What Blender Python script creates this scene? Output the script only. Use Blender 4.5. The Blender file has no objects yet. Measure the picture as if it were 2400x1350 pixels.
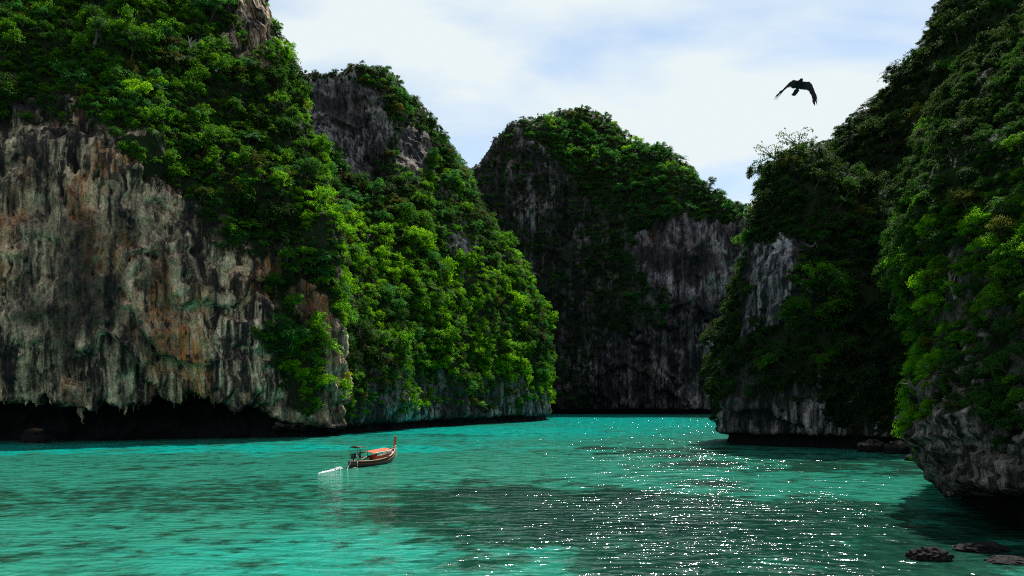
import bpy, bmesh, math, random
import numpy as np
from mathutils import Vector, Matrix, Euler
from mathutils.bvhtree import BVHTree

scene = bpy.context.scene
COL = scene.collection
R = math.radians
rng = np.random.default_rng(7)
random.seed(7)

# ------------------------------------------------------------------ camera
EYE = 9.0            # metres above the water
FPX = 1813.0         # focal length in pixels of the 2400 px wide photograph
HOR = 935.0          # pixel row of the horizon
cam_d = bpy.data.cameras.new('camera')
cam_d.sensor_width = 36.0
cam_d.lens = 36.0 * FPX / 2400.0
cam_d.shift_y = (HOR - 675.0) / 2400.0
cam_d.clip_start = 0.5
cam_d.clip_end = 6000.0
cam = bpy.data.objects.new('camera', cam_d)
cam.location = (0, 0, EYE)
cam.rotation_euler = (R(90), 0, 0)
COL.objects.link(cam)
scene.camera = cam

# ------------------------------------------------------------------ sky, sun, exposure
SUN_EL, SUN_AZ = 54.0, 23.0      # azimuth measured from +Y (view direction) towards +X
world = bpy.data.worlds.new('World')
scene.world = world
world.use_nodes = True
nt = world.node_tree
nt.nodes.clear()
w_out = nt.nodes.new('ShaderNodeOutputWorld')
w_bg = nt.nodes.new('ShaderNodeBackground')
w_sky = nt.nodes.new('ShaderNodeTexSky')
w_sky.sky_type = 'NISHITA'
w_sky.sun_disc = False
w_sky.sun_elevation = R(SUN_EL)
w_sky.sun_rotation = R(SUN_AZ)
w_sky.air_density = 1.0
w_sky.dust_density = 0.05
w_sky.ozone_density = 5.0
w_bg.inputs['Strength'].default_value = 0.05
w_tc = nt.nodes.new('ShaderNodeTexCoord')
w_sep = nt.nodes.new('ShaderNodeSeparateXYZ')
nt.links.new(w_tc.outputs['Generated'], w_sep.inputs[0])
w_den = nt.nodes.new('ShaderNodeMath'); w_den.operation = 'MAXIMUM'; w_den.inputs[1].default_value = 0.0
nt.links.new(w_sep.outputs['Z'], w_den.inputs[0])
w_add = nt.nodes.new('ShaderNodeMath'); w_add.operation = 'ADD'; w_add.inputs[1].default_value = 0.25
nt.links.new(w_den.outputs[0], w_add.inputs[0])
w_div = nt.nodes.new('ShaderNodeVectorMath'); w_div.operation = 'DIVIDE'
nt.links.new(w_tc.outputs['Generated'], w_div.inputs[0])
nt.links.new(w_add.outputs[0], w_div.inputs[1])
w_map = nt.nodes.new('ShaderNodeMapping')
w_map.inputs['Scale'].default_value = (1.0, 1.9, 1.0)
w_map.inputs['Location'].default_value = (0.9, 0.35, 0.0)
w_map.inputs['Rotation'].default_value = (0, 0, R(25))
nt.links.new(w_div.outputs[0], w_map.inputs[0])
w_n = nt.nodes.new('ShaderNodeTexNoise')
w_n.inputs['Scale'].default_value = 1.5
w_n.inputs['Detail'].default_value = 6.0
w_n.inputs['Roughness'].default_value = 0.5
w_n.inputs['Distortion'].default_value = 0.35
nt.links.new(w_map.outputs[0], w_n.inputs['Vector'])
w_r = nt.nodes.new('ShaderNodeValToRGB')
w_r.color_ramp.elements[0].position = 0.40; w_r.color_ramp.elements[0].color = (0.47, 0.47, 0.47, 1)
w_r.color_ramp.elements[1].position = 0.56; w_r.color_ramp.elements[1].color = (1, 1, 1, 1)
nt.links.new(w_n.outputs['Fac'], w_r.inputs[0])
w_mix = nt.nodes.new('ShaderNodeMix'); w_mix.data_type = 'RGBA'
w_mix.inputs[7].default_value = (8.3, 9.15, 9.4, 1)     # sunlit thin cloud, in the sky texture's units
nt.links.new(w_r.outputs[0], w_mix.inputs[0])
w_thin = nt.nodes.new('ShaderNodeMix'); w_thin.data_type = 'RGBA'; w_thin.blend_type = 'MULTIPLY'
w_thin.inputs[0].default_value = 1.0; w_thin.inputs[7].default_value = (1.45, 1.58, 1.56, 1)   # milky high air
nt.links.new(w_sky.outputs[0], w_thin.inputs[6])
nt.links.new(w_thin.outputs[2], w_mix.inputs[6])
nt.links.new(w_mix.outputs[2], w_bg.inputs['Color'])
nt.links.new(w_bg.outputs[0], w_out.inputs['Surface'])

sun_d = bpy.data.lights.new('sun', 'SUN')
sun_d.energy = 5.0
sun_d.angle = R(0.5)
sun_d.color = (1.0, 0.94, 0.84)
sun = bpy.data.objects.new('sun', sun_d)
sdir = Vector((math.sin(R(SUN_AZ)) * math.cos(R(SUN_EL)), math.cos(R(SUN_AZ)) * math.cos(R(SUN_EL)), math.sin(R(SUN_EL))))
sun.rotation_euler = sdir.to_track_quat('Z', 'Y').to_euler()
sun.location = (0, 0, 400)
COL.objects.link(sun)

scene.view_settings.view_transform = 'Standard'
scene.view_settings.look = 'None'
scene.view_settings.exposure = 1.0
scene.view_settings.gamma = 1.0
scene.view_settings.use_curve_mapping = False
scene.render.engine = 'CYCLES'
cy = scene.cycles
cy.max_bounces = 5
cy.diffuse_bounces = 2
cy.glossy_bounces = 2
cy.transmission_bounces = 3
cy.transparent_max_bounces = 4
cy.filter_width = 1.1
cy.caustics_reflective = False
cy.caustics_refractive = False
cy.use_denoising = False
cy.use_adaptive_sampling = False
cy.use_light_tree = False
cy.sample_clamp_indirect = 4.0

# ------------------------------------------------------------------ helpers
def at(px, py, Y):
    """the point at distance Y that the photograph shows at pixel (px, py)"""
    return np.array(((px - 1200.0) / FPX * Y, Y, EYE - (py - HOR) / FPX * Y))

def px_of(P):
    P = np.asarray(P)
    Y = np.maximum(P[..., 1], 1e-3)
    return np.stack((1200 + FPX * P[..., 0] / Y, HOR - FPX * (P[..., 2] - EYE) / Y), -1)

def tag(o, label=None, cat=None, group=None, kind=None):
    if label: o['label'] = label
    if cat: o['category'] = cat
    if group: o['group'] = group
    if kind: o['kind'] = kind
    return o

def link(o, parent=None):
    COL.objects.link(o)
    if parent is not None: o.parent = parent
    return o

def empty(name, loc, rz=0.0):
    o = bpy.data.objects.new(name, None)
    o.empty_display_size = 0.5
    o.location = loc
    o.rotation_euler = (0, 0, rz)
    return link(o)

def np_mesh(name, V, faces, mats=(), smooth=True):
    """V (n,3); faces (m,4) or (m,3) int array"""
    V = np.asarray(V, np.float32); faces = np.asarray(faces, np.int32)
    me = bpy.data.meshes.new(name)
    k = faces.shape[1]
    me.vertices.add(len(V)); me.loops.add(faces.size); me.polygons.add(len(faces))
    me.vertices.foreach_set('co', V.ravel())
    me.loops.foreach_set('vertex_index', faces.ravel())
    me.polygons.foreach_set('loop_start', np.arange(0, faces.size, k, dtype=np.int32))
    me.polygons.foreach_set('loop_total', np.full(len(faces), k, np.int32))
    me.polygons.foreach_set('use_smooth', np.full(len(faces), smooth, bool))
    me.update(calc_edges=True)
    for m in mats: me.materials.append(m)
    return me

def attr(me, name, data, kind='FLOAT', domain='POINT'):
    a = me.attributes.new(name, kind, domain)
    data = np.asarray(data)
    if kind == 'FLOAT_VECTOR': a.data.foreach_set('vector', data.astype(np.float32).ravel())
    elif kind == 'INT': a.data.foreach_set('value', data.astype(np.int32).ravel())
    else: a.data.foreach_set('value', data.astype(np.float32).ravel())

# gradient noise, vectorised
_perm = np.random.default_rng(3).permutation(512).astype(np.int64)
_perm = np.concatenate((_perm, _perm, _perm))
_grad = np.random.default_rng(4).normal(size=(512, 3)); _grad /= np.linalg.norm(_grad, axis=1)[:, None]
_grad = _grad.astype(np.float32)
def gnoise(P):
    P = np.asarray(P, np.float32)
    I = np.floor(P).astype(np.int64); f = P - I
    I &= 511
    u = f * f * f * (f * (f * 6 - 15) + 10)
    out = 0
    for dx in (0, 1):
        wx = u[:, 0] if dx else 1 - u[:, 0]
        hx = _perm[I[:, 0] + dx]
        for dy in (0, 1):
            wy = u[:, 1] if dy else 1 - u[:, 1]
            hy = _perm[(hx + I[:, 1] + dy) & 511]
            for dz in (0, 1):
                wz = u[:, 2] if dz else 1 - u[:, 2]
                g = _grad[_perm[(hy + I[:, 2] + dz) & 511]]
                d = g[:, 0] * (f[:, 0] - dx) + g[:, 1] * (f[:, 1] - dy) + g[:, 2] * (f[:, 2] - dz)
                out = out + wx * wy * wz * d
    return out * 1.5
def fbm(P, oct=4, gain=0.5, lac=2.03):
    P = np.asarray(P, np.float32); a, s, t = 1.0, 0, 0
    for i in range(oct):
        s = s + a * gnoise(P + 17.3 * i); t += a
        P = P * lac; a *= gain
    return s / t * 1.4
def ridged(P, oct=3):
    P = np.asarray(P, np.float32); a, s, t = 1.0, 0, 0
    for i in range(oct):
        s = s + a * (1 - 2 * np.abs(gnoise(P + 31.7 * i))); t += a
        P = P * 2.1; a *= 0.5
    return s / t

def smooth(x, a, b):
    t = np.clip((x - a) / (b - a), 0, 1)
    return t * t * (3 - 2 * t)

def in_poly(p, poly):
    x, y = p[:, 0], p[:, 1]
    c = np.zeros(len(p), bool)
    n = len(poly)
    for i in range(n):
        x0, y0 = poly[i]; x1, y1 = poly[(i + 1) % n]
        hit = ((y0 > y) != (y1 > y)) & (x < (x1 - x0) * (y - y0) / ((y1 - y0) or 1e-9) + x0)
        c ^= hit
    return c

def crom(P, t):
    """Catmull-Rom through control rows P (n, ..., 3) at parameters t in [0, n-1]"""
    n = len(P)
    i = np.clip(np.floor(t).astype(int), 0, n - 2); f = (t - i)
    f = f.reshape((-1,) + (1,) * (P.ndim - 1))
    p0 = P[np.maximum(i - 1, 0)]; p1 = P[i]; p2 = P[i + 1]; p3 = P[np.minimum(i + 2, n - 1)]
    return 0.5 * (2 * p1 + (p2 - p0) * f + (2 * p0 - 5 * p1 + 4 * p2 - p3) * f**2 + (3 * p1 - p0 - 3 * p2 + p3) * f**3)

# ------------------------------------------------------------------ materials
class NT:
    def __init__(s, name):
        s.m = bpy.data.materials.new(name); s.m.use_nodes = True
        s.t = s.m.node_tree; s.t.nodes.clear()
        s.out = s.t.nodes.new('ShaderNodeOutputMaterial')
    def n(s, kind, **kw):
        o = s.t.nodes.new(kind)
        for k, v in kw.items(): setattr(o, k, v)
        return o
    def l(s, a, b): s.t.links.new(a, b)
    def math(s, op, a, b=0.0, clamp=False):
        o = s.n('ShaderNodeMath', operation=op, use_clamp=clamp)
        for i, v in enumerate((a, b)):
            if hasattr(v, 'node'): s.l(v, o.inputs[i])
            else: o.inputs[i].default_value = v
        return o.outputs[0]
    def mix(s, f, a, b, mode='MIX'):
        o = s.n('ShaderNodeMix', data_type='RGBA', blend_type=mode)
        for i, v in ((0, f), (6, a), (7, b)):
            if hasattr(v, 'node'): s.l(v, o.inputs[i])
            elif i == 0: o.inputs[0].default_value = v
            else: o.inputs[i].default_value = (*v, 1)
        return o.outputs[2]
    def noise(s, vec, scale, det=4, rough=0.55, dist=0.0, mul=None):
        if mul is not None:
            m = s.n('ShaderNodeMapping'); m.inputs['Scale'].default_value = mul
            s.l(vec, m.inputs[0]); vec = m.outputs[0]
        o = s.n('ShaderNodeTexNoise')
        o.inputs['Scale'].default_value = scale; o.inputs['Detail'].default_value = det
        o.inputs['Roughness'].default_value = rough; o.inputs['Distortion'].default_value = dist
        s.l(vec, o.inputs['Vector'])
        return o.outputs['Fac']
    def ramp(s, f, stops):
        o = s.n('ShaderNodeValToRGB'); e = o.color_ramp.elements
        while len(e) < len(stops): e.new(0.5)
        for el, (p, c) in zip(e, stops):
            el.position = p; el.color = (*c, 1) if len(c) == 3 else c
        s.l(f, o.inputs[0]); return o.outputs[0]
    def rng(s, f, a, b, c=0.0, d=1.0):
        o = s.n('ShaderNodeMapRange'); s.l(f, o.inputs[0])
        for i, v in enumerate((a, b, c, d)): o.inputs[i + 1].default_value = v
        return o.outputs[0]
    def attr(s, name):
        return s.n('ShaderNodeAttribute', attribute_name=name).outputs['Fac']
    def pbr(s, color, rough=0.8, spec=0.3, bump=None, bstr=0.5, bdist=0.1, metal=0.0):
        p = s.n('ShaderNodeBsdfPrincipled')
        for k, v in (('Base Color', color), ('Roughness', rough)):
            if hasattr(v, 'node'): s.l(v, p.inputs[k])
            elif k == 'Base Color': p.inputs[k].default_value = (*v, 1)
            else: p.inputs[k].default_value = v
        p.inputs['Specular IOR Level'].default_value = spec
        p.inputs['Metallic'].default_value = metal
        if bump is not None:
            b = s.n('ShaderNodeBump'); b.inputs['Strength'].default_value = bstr; b.inputs['Distance'].default_value = bdist
            s.l(bump, b.inputs['Height']); s.l(b.outputs[0], p.inputs['Normal'])
        s.l(p.outputs[0], s.out.inputs['Surface'])
        return p

def rock_mat(name, light, mid, dark, orange, orange_at=0.6, dark_at=0.5, streak=0.55, wet_h=2.2, vscale=0.035):
    k = NT(name)
    P = k.n('ShaderNodeNewGeometry').outputs['Position']
    warp = k.n('ShaderNodeTexNoise'); warp.inputs['Scale'].default_value = 0.12; warp.inputs['Detail'].default_value = 2
    k.l(P, warp.inputs['Vector'])
    add = k.n('ShaderNodeVectorMath', operation='MULTIPLY_ADD')
    k.l(warp.outputs['Color'], add.inputs[0]); add.inputs[1].default_value = (1.5, 1.5, 5); k.l(P, add.inputs[2])
    PW = add.outputs[0]
    s1 = k.noise(PW, streak, 7, 0.62, mul=(1, 1, vscale / streak * 1.6))
    s2 = k.noise(PW, streak * 3.1, 5, 0.6, mul=(1, 1, 0.05))
    s = k.math('ADD', k.math('MULTIPLY', s1, 0.68), k.math('MULTIPLY', s2, 0.32))
    c = k.ramp(s, [(0.40, dark), (0.46, mid), (0.52, tuple(0.5 * (a + b) for a, b in zip(mid, light))), (0.57, light)])
    o1 = k.noise(PW, 0.10, 5, 0.6, mul=(1, 1, 0.35))
    om = k.rng(o1, orange_at, orange_at + 0.10)
    om = k.math('MULTIPLY', om, k.rng(s2, 0.40, 0.60))
    c = k.mix(om, c, orange)
    d1 = k.noise(PW, 0.055, 6, 0.62, mul=(1, 1, 0.9))
    dm = k.rng(d1, dark_at - 0.06, dark_at + 0.10, 1.0, 0.0)
    c = k.mix(k.math('MULTIPLY', dm, 0.86), c, dark)
    sn = k.attr('stain')  # mask for dark varnish and for shade painted into the rock
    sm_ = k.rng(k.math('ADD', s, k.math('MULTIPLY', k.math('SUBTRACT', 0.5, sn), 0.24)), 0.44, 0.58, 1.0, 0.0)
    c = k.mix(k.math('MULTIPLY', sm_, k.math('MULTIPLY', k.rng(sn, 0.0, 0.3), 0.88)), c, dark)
    f = k.noise(P, 1.6, 6, 0.65)
    c = k.mix(1.0, c, k.ramp(f, [(0.30, (0.45,) * 3), (0.62, (1.12,) * 3)]), 'MULTIPLY')
    f2 = k.noise(P, 4.5, 5, 0.7, mul=(1, 1, 0.6))
    c = k.mix(0.8, c, k.ramp(f2, [(0.36, (0.42,) * 3), (0.56, (1.15,) * 3)]), 'MULTIPLY')
    crack = k.n('ShaderNodeTexVoronoi', feature='DISTANCE_TO_EDGE')
    crack.inputs['Scale'].default_value = 0.28
    mp = k.n('ShaderNodeMapping'); mp.inputs['Scale'].default_value = (1, 1, 0.45); k.l(PW, mp.inputs[0]); k.l(mp.outputs[0], crack.inputs['Vector'])
    ck = k.rng(crack.outputs['Distance'], 0.0, 0.045, 0.25, 1.0)
    c = k.mix(k.rng(f, 0.42, 0.62, 0.0, 0.5), c, k.mix(1.0, c, ck, 'MULTIPLY'))
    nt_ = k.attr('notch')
    c = k.mix(k.rng(nt_, 0.25, 0.7), c, (0.005, 0.005, 0.006))  # notch interior painted near black: its shade, on top of dark algae
    # plants, moss and soil where the vegetation roots
    c = k.mix(k.attr('veg'), c, (0.010, 0.016, 0.006))
    # black tidal band
    z = k.n('ShaderNodeSeparateXYZ'); k.l(P, z.inputs[0])
    zn = k.math('ADD', z.outputs['Z'], k.math('MULTIPLY', k.math('SUBTRACT', k.noise(P, 0.35, 4), 0.5), 2.6))
    wet = k.rng(zn, wet_h * 0.75, wet_h * 1.25, 1.0, 0.0)
    c = k.mix(wet, c, (0.006, 0.006, 0.007))
    hb = k.math('ADD', k.math('MULTIPLY', f, 0.5), k.math('MULTIPLY', s2, 0.8))
    hb = k.math('ADD', hb, k.math('MULTIPLY', ck, 0.25))
    k.pbr(c, 0.85, 0.12, hb, 0.9, 0.55)
    return k.m

def leaf_mat(name, col, col2, trans=0.38, tcol=None):
    k = NT(name)
    r = k.n('ShaderNodeObjectInfo').outputs['Random']
    t = k.attr('tint')
    c = k.mix(r, col, col2)
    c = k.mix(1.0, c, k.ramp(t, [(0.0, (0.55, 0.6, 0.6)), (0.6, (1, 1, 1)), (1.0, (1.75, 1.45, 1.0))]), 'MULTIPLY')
    d = k.n('ShaderNodeBsdfPrincipled'); k.l(c, d.inputs['Base Color'])
    d.inputs['Roughness'].default_value = 0.7; d.inputs['Specular IOR Level'].default_value = 0.06
    tr = k.n('ShaderNodeBsdfTranslucent')
    k.l(k.mix(1.0, c, tcol or (2.2, 2.0, 0.45), 'MULTIPLY'), tr.inputs['Color'])
    mx = k.n('ShaderNodeMixShader'); mx.inputs[0].default_value = trans
    k.l(d.outputs[0], mx.inputs[1]); k.l(tr.outputs[0], mx.inputs[2])
    k.l(mx.outputs[0], k.out.inputs['Surface'])
    return k.m

def plain_mat(name, col, rough=0.6, spec=0.3, var=0.25, scale=3.0, metal=0.0, mul=None):
    k = NT(name)
    P = k.n('ShaderNodeTexCoord').outputs['Object']
    f = k.noise(P, scale, 5, 0.6, mul=mul)
    c = k.mix(1.0, col, k.ramp(f, [(0.3, (1 - var,) * 3), (0.7, (1 + var * 0.6,) * 3)]), 'MULTIPLY')
    k.pbr(c, rough, spec, f, 0.15, 0.02, metal)
    return k.m

M_BARK = plain_mat('bark', (0.07, 0.058, 0.045), 0.9, 0.1, 0.5, 4, mul=(1, 1, 0.2))
M_DEADWOOD = plain_mat('bleached_wood', (0.13, 0.115, 0.10), 0.8, 0.1, 0.3, 4)
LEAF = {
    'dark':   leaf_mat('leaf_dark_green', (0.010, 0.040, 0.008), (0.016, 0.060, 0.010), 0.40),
    'deep':   leaf_mat('leaf_shade_green', (0.008, 0.024, 0.0075), (0.015, 0.039, 0.010), 0.34),  # blackish tone that puts shade into the foliage colour
    'cool':   leaf_mat('leaf_cool_green', (0.016, 0.080, 0.017), (0.029, 0.116, 0.026), 0.5, (1.9, 1.9, 0.9)),  # bluish tone, paints haze into the distant foliage
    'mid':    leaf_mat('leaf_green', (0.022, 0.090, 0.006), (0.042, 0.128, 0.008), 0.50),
    'bright': leaf_mat('leaf_sunlit_green', (0.052, 0.165, 0.006), (0.085, 0.215, 0.009), 0.55),  # fresh green that also paints sunlight onto the lit slopes
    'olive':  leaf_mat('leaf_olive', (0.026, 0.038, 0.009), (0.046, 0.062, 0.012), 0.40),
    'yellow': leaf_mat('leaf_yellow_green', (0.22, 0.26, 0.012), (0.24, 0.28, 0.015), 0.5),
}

# ------------------------------------------------------------------ cliffs
CLIFF = {}
def cliff(name, cols, nu, nv, back, mat, amp=1.0, notch=(3, 3), bare=(), sparse=(), seed=0, label=None, veg_default=1.0, stain_shades=(), folds=False, coarse=1.0):
    """cols: control columns from the waterline up, each a list of (px, py, distance); the surface is
    a smooth net through them, carried over the crest and down behind, then roughened like karst limestone."""
    M = 12
    net = []
    for c in cols:
        b = c[0]
        pts = [at(b[0], HOR + EYE * FPX / b[1], b[1])] if len(b) == 2 else [at(*b)]
        pts += [at(*q) for q in c[1:]]
        pts = np.array(pts)
        d = np.concatenate(([0], np.cumsum(np.linalg.norm(np.diff(pts, axis=0), axis=1))))
        t = np.linspace(0, d[-1], M)
        net.append(np.stack([np.interp(t, d, pts[:, i]) for i in range(3)], -1))
    net = np.array(net)                                    # (nc, M, 3)
    # soften the columns a little so that the polyline corners round off
    sm = net.copy(); sm[:, 1:-1] = 0.25 * net[:, :-2] + 0.5 * net[:, 1:-1] + 0.25 * net[:, 2:]
    net = sm
    bx = np.array(back, float)
    top = net[:, -1]
    rows = [net]
    for kx, (far, drop) in enumerate(((0.12, 0.02), (0.35, 0.12), (0.7, 0.42), (1.0, 1.0))):
        r = top + bx * far
        r[:, 2] = top[:, 2] * (1 - drop) - 3 * drop
        rows.append(r[:, None])
    below = net[:, :1].copy(); below[:, :, 2] -= 4.0
    net = np.concatenate([below] + rows, 1)                # (nc, 1+M+4, 3)
    nc, nr = net.shape[:2]
    g = crom(net, np.linspace(0, nc - 1, nu))              # (nu, nr, 3)
    nvb = max(10, nv // 6)
    tv = np.concatenate((np.linspace(0, 1, 6, endpoint=False), np.linspace(1, M, nv), np.linspace(M, nr - 1, nvb + 1)[1:]))
    g = crom(np.swapaxes(g, 0, 1), tv)                     # (nvt, nu, 3)
    nvt = len(tv)
    du = np.gradient(g, axis=1); dv = np.gradient(g, axis=0)
    N = np.cross(du, dv); N /= np.linalg.norm(N, axis=-1, keepdims=True) + 1e-9
    front = N[:nvt // 2].reshape(-1, 3); pf = g[:nvt // 2].reshape(-1, 3)
    if (front * (np.array((0, 0, EYE)) - pf)).sum(-1).mean() < 0: N = -N
    V = g.reshape(-1, 3).copy(); NN = N.reshape(-1, 3)
    vv = np.repeat(tv, nu)
    is_front = smooth(vv, M + 2.5, M + 0.5)
    # --- where plants root
    p2 = px_of(V)
    sc_ = 1813.0 / np.maximum(V[:, 1:2], 20)
    jit = np.stack((fbm(V / 9.0 + 5, 5, 0.65), fbm(V / 9.0 + 55, 5, 0.65)), -1) * (9.0 * sc_)
    pj = p2 + jit
    veg = np.full(len(V), veg_default, np.float32)
    for dens, poly in list(sparse) + [(0.0, q) for q in bare]:
        veg[in_poly(pj, poly)] = dens
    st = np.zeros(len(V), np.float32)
    for dens, poly in stain_shades:
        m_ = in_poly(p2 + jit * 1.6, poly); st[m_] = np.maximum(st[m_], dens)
    # --- relief
    q = V + seed * 37.0
    warp = np.stack((fbm(q / 14, 2), fbm(q / 14 + 9, 2), fbm(q / 14 + 19, 2) * 0.5), -1) * 3.0
    qw = q + warp
    big = fbm(qw / np.array((30, 30, 55)) / coarse, 3) * 5.0 * coarse
    butt = ridged(qw / np.array((11, 11, 45)) / coarse, 3) * 1.9 * coarse
    mid = fbm(qw / np.array((5, 5, 9)) / coarse, 4) * 1.5 * coarse
    flute = ridged(qw / np.array((2.6, 2.6, 16)) / coarse, 3) * 0.8 * coarse
    zz = qw[:, 2] / (7.0 * coarse) + fbm(q / 30, 2) * 1.3
    ledge = (np.abs((zz % 1.0) - 0.5) - 0.25) * 1.6 * coarse * (0.5 + fbm(q / 17 + 3, 2))
    z2 = (qw[:, 2] + 0.22 * qw[:, 0]) / (17.0 * coarse) + fbm(q / 30 + 8, 4) * 1.8
    s2_ = z2 % 1.0
    ledge = ledge + (smooth(s2_, 0.0, 0.10) * (1 - s2_) - 0.4) * 3.0 * coarse * np.clip(0.25 + 2.0 * fbm(q / 22 + 13, 2), 0, 1.3)
    fine = fbm(q / np.array((1.1, 1.1, 1.8)), 3) * 0.42
    rockness = 1 - 0.55 * veg
    pock = -smooth(fbm(qw / np.array((3.0, 3.0, 4.2)) / coarse + 33, 3), 0.16, 0.40) * 1.0 * coarse
    if folds: mid = mid * 0.45; ledge_k = 0.4
    else: ledge_k = 1.0
    humps = fbm(q / np.array((9, 9, 12)) / coarse + 91, 3) * 3.2 * coarse * veg
    crest = 0.25 + 0.75 * smooth(vv, M + 0.6, M - 3.0)
    big = big * crest; butt = butt * crest; humps = humps * crest
    disp = amp * (big + humps + butt + mid * (0.6 + 0.4 * rockness) + (flute + ledge * ledge_k + pock) * rockness + fine * 1.35 * rockness)
    if folds:
        al = (V[:, 0] * 0.80 - V[:, 2] * 0.60); pe = (V[:, 0] * 0.60 + V[:, 2] * 0.80)
        al = al + warp[:, 0] * 0.5; pe = pe + warp[:, 1] * 0.45
        fo = ridged(np.stack((pe / 1.5, al / 17.0, V[:, 1] / 9.0), -1) + 3, 3) * 1.25 + ridged(np.stack((pe / 4.2, al / 22.0, V[:, 1] / 12.0), -1) + 8, 2) * 1.5
        disp = disp + fo * smooth(V[:, 2], 17, 8) * (1 - veg)
    disp *= smooth(V[:, 2], -4, 7) * (0.25 + 0.75 * is_front)
    # --- the notch that the sea has cut
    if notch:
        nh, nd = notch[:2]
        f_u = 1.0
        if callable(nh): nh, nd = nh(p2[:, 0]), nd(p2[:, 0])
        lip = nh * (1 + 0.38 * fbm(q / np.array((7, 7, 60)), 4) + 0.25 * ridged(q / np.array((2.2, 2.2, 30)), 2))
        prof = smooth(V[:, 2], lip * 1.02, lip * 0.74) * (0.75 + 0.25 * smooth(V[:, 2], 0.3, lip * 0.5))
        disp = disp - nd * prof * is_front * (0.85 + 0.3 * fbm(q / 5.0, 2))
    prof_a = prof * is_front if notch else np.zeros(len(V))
    V += NN * disp[:, None]
    V[:, 2] += smooth(vv, M - 2.5, M - 0.2) * coarse * (4.5 * fbm(np.stack((q[:, 0], q[:, 1], 0 * q[:, 0]), -1) / (13 * coarse) + 5, 4, 0.6) - 0.6)
    V[:, 2] = np.where(vv < 0.9, np.minimum(V[:, 2], -1.0), V[:, 2])
    idx = np.arange(nvt * nu).reshape(nvt, nu)
    F = np.stack((idx[:-1, :-1], idx[:-1, 1:], idx[1:, 1:], idx[1:, :-1]), -1).reshape(-1, 4)
    me = np_mesh(name, V, F, [mat])
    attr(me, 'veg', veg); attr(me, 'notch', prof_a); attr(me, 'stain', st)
    o = link(bpy.data.objects.new(name, me))
    tag(o, label, None, None, 'structure')
    CLIFF[name if name not in CLIFF else name + str(len(CLIFF))] = dict(vv=vv, M=M, V=V, F=F, veg=veg, N=NN, front=(vv < M + 1.2) & (vv > 1.0), nu=nu, nv=nvt)
    return o, V, F

LIME = rock_mat('limestone_streaked', (0.66, 0.50, 0.34), (0.18, 0.128, 0.094), (0.014, 0.013, 0.014), (0.42, 0.15, 0.04), 0.50, 0.455, streak=0.42, vscale=0.022, wet_h=3.2)
LIME_GREY = rock_mat('limestone_grey', (0.30, 0.275, 0.27), (0.085, 0.077, 0.080), (0.012, 0.011, 0.013), (0.20, 0.11, 0.05), 0.60, 0.49, wet_h=1.8)
LIME_DARK = rock_mat('limestone_haze_tint', (0.34, 0.28, 0.30), (0.088, 0.070, 0.082), (0.009, 0.007, 0.010), (0.20, 0.085, 0.035), 0.56, 0.53, streak=0.30, vscale=0.012, wet_h=3.0)  # violet cast stands in for haze, mixed into the rock colour
LIME_PALE = rock_mat('limestone_pale', (0.34, 0.31, 0.33), (0.065, 0.058, 0.066), (0.012, 0.011, 0.014), (0.20, 0.12, 0.06), 0.64, 0.50, wet_h=2.6)
LIME_NEAR = rock_mat('limestone_folded', (0.22, 0.19, 0.17), (0.042, 0.036, 0.034), (0.010, 0.009, 0.009), (0.22, 0.09, 0.04), 0.64, 0.47, streak=1.1, vscale=0.16, wet_h=1.2)

# left foreground cliff ------------------------------------------------
L1 = [
    [(-900, 168), (-900, 945, 165), (-900, 600, 165), (-890, 300, 170), (-880, 0, 195), (-860, -300, 235)],
    [(-520, 160), (-520, 945, 157), (-520, 600, 156), (-515, 330, 160), (-510, 150, 175), (-500, -60, 200), (-480, -300, 230)],
    [(-250, 159), (-250, 945, 156), (-250, 600, 155), (-250, 320, 158), (-245, 150, 172), (-240, -50, 195), (-230, -260, 220)],
    [(0, 160), (0, 945, 156), (0, 600, 155), (0, 320, 158), (0, 240, 164), (0, 130, 175), (0, 0, 190), (0, -220, 214)],
    [(140, 161), (140, 945, 158), (140, 600, 157), (135, 330, 160), (130, 240, 168), (130, 130, 179), (130, 0, 194), (130, -220, 216)],
    [(270, 163), (270, 945, 160), (270, 600, 160), (260, 370, 163), (250, 260, 171), (250, 140, 182), (250, 0, 196), (250, -220, 218)],
    [(400, 167), (400, 945, 164), (400, 660, 164), (395, 450, 168), (385, 340, 175), (380, 220, 184), (375, 110, 193), (370, 0, 204), (360, -200, 222)],
    [(520, 171), (520, 945, 168), (520, 700, 169), (510, 540, 174), (490, 420, 181), (475, 300, 189), (465, 170, 198), (455, 30, 208), (445, -180, 224)],
    [(640, 177), (640, 945, 174), (645, 800, 175), (640, 680, 178), (620, 540, 184), (585, 400, 192), (560, 270, 200), (545, 150, 207), (530, 20, 214), (510, -170, 228)],
    [(735, 184), (738, 950, 182), (745, 850, 182), (745, 730, 184), (730, 580, 188), (690, 430, 195), (650, 310, 203), (615, 200, 209), (590, 90, 215), (570, -20, 222), (545, -180, 236)],
    [(786, 190), (797, 950, 189), (800, 850, 190), (800, 720, 191), (786, 600, 194), (755, 450, 199), (705, 330, 206), (665, 220, 212), (632, 110, 218), (612, 20, 224), (592, -80, 230), (570, -190, 242)],
    [(792, 203), (792, 940, 203), (796, 850, 204), (794, 720, 205), (778, 600, 208), (745, 450, 214), (693, 330, 222), (650, 220, 229), (618, 110, 235), (596, 20, 241), (575, -80, 247), (555, -190, 255)],
    [(770, 232), (765, 940, 232), (760, 850, 233), (750, 720, 235), (730, 600, 238), (700, 450, 243), (650, 330, 250), (605, 220, 255), (570, 110, 260), (545, 20, 262), (525, -80, 265), (500, -190, 270)],
]
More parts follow.
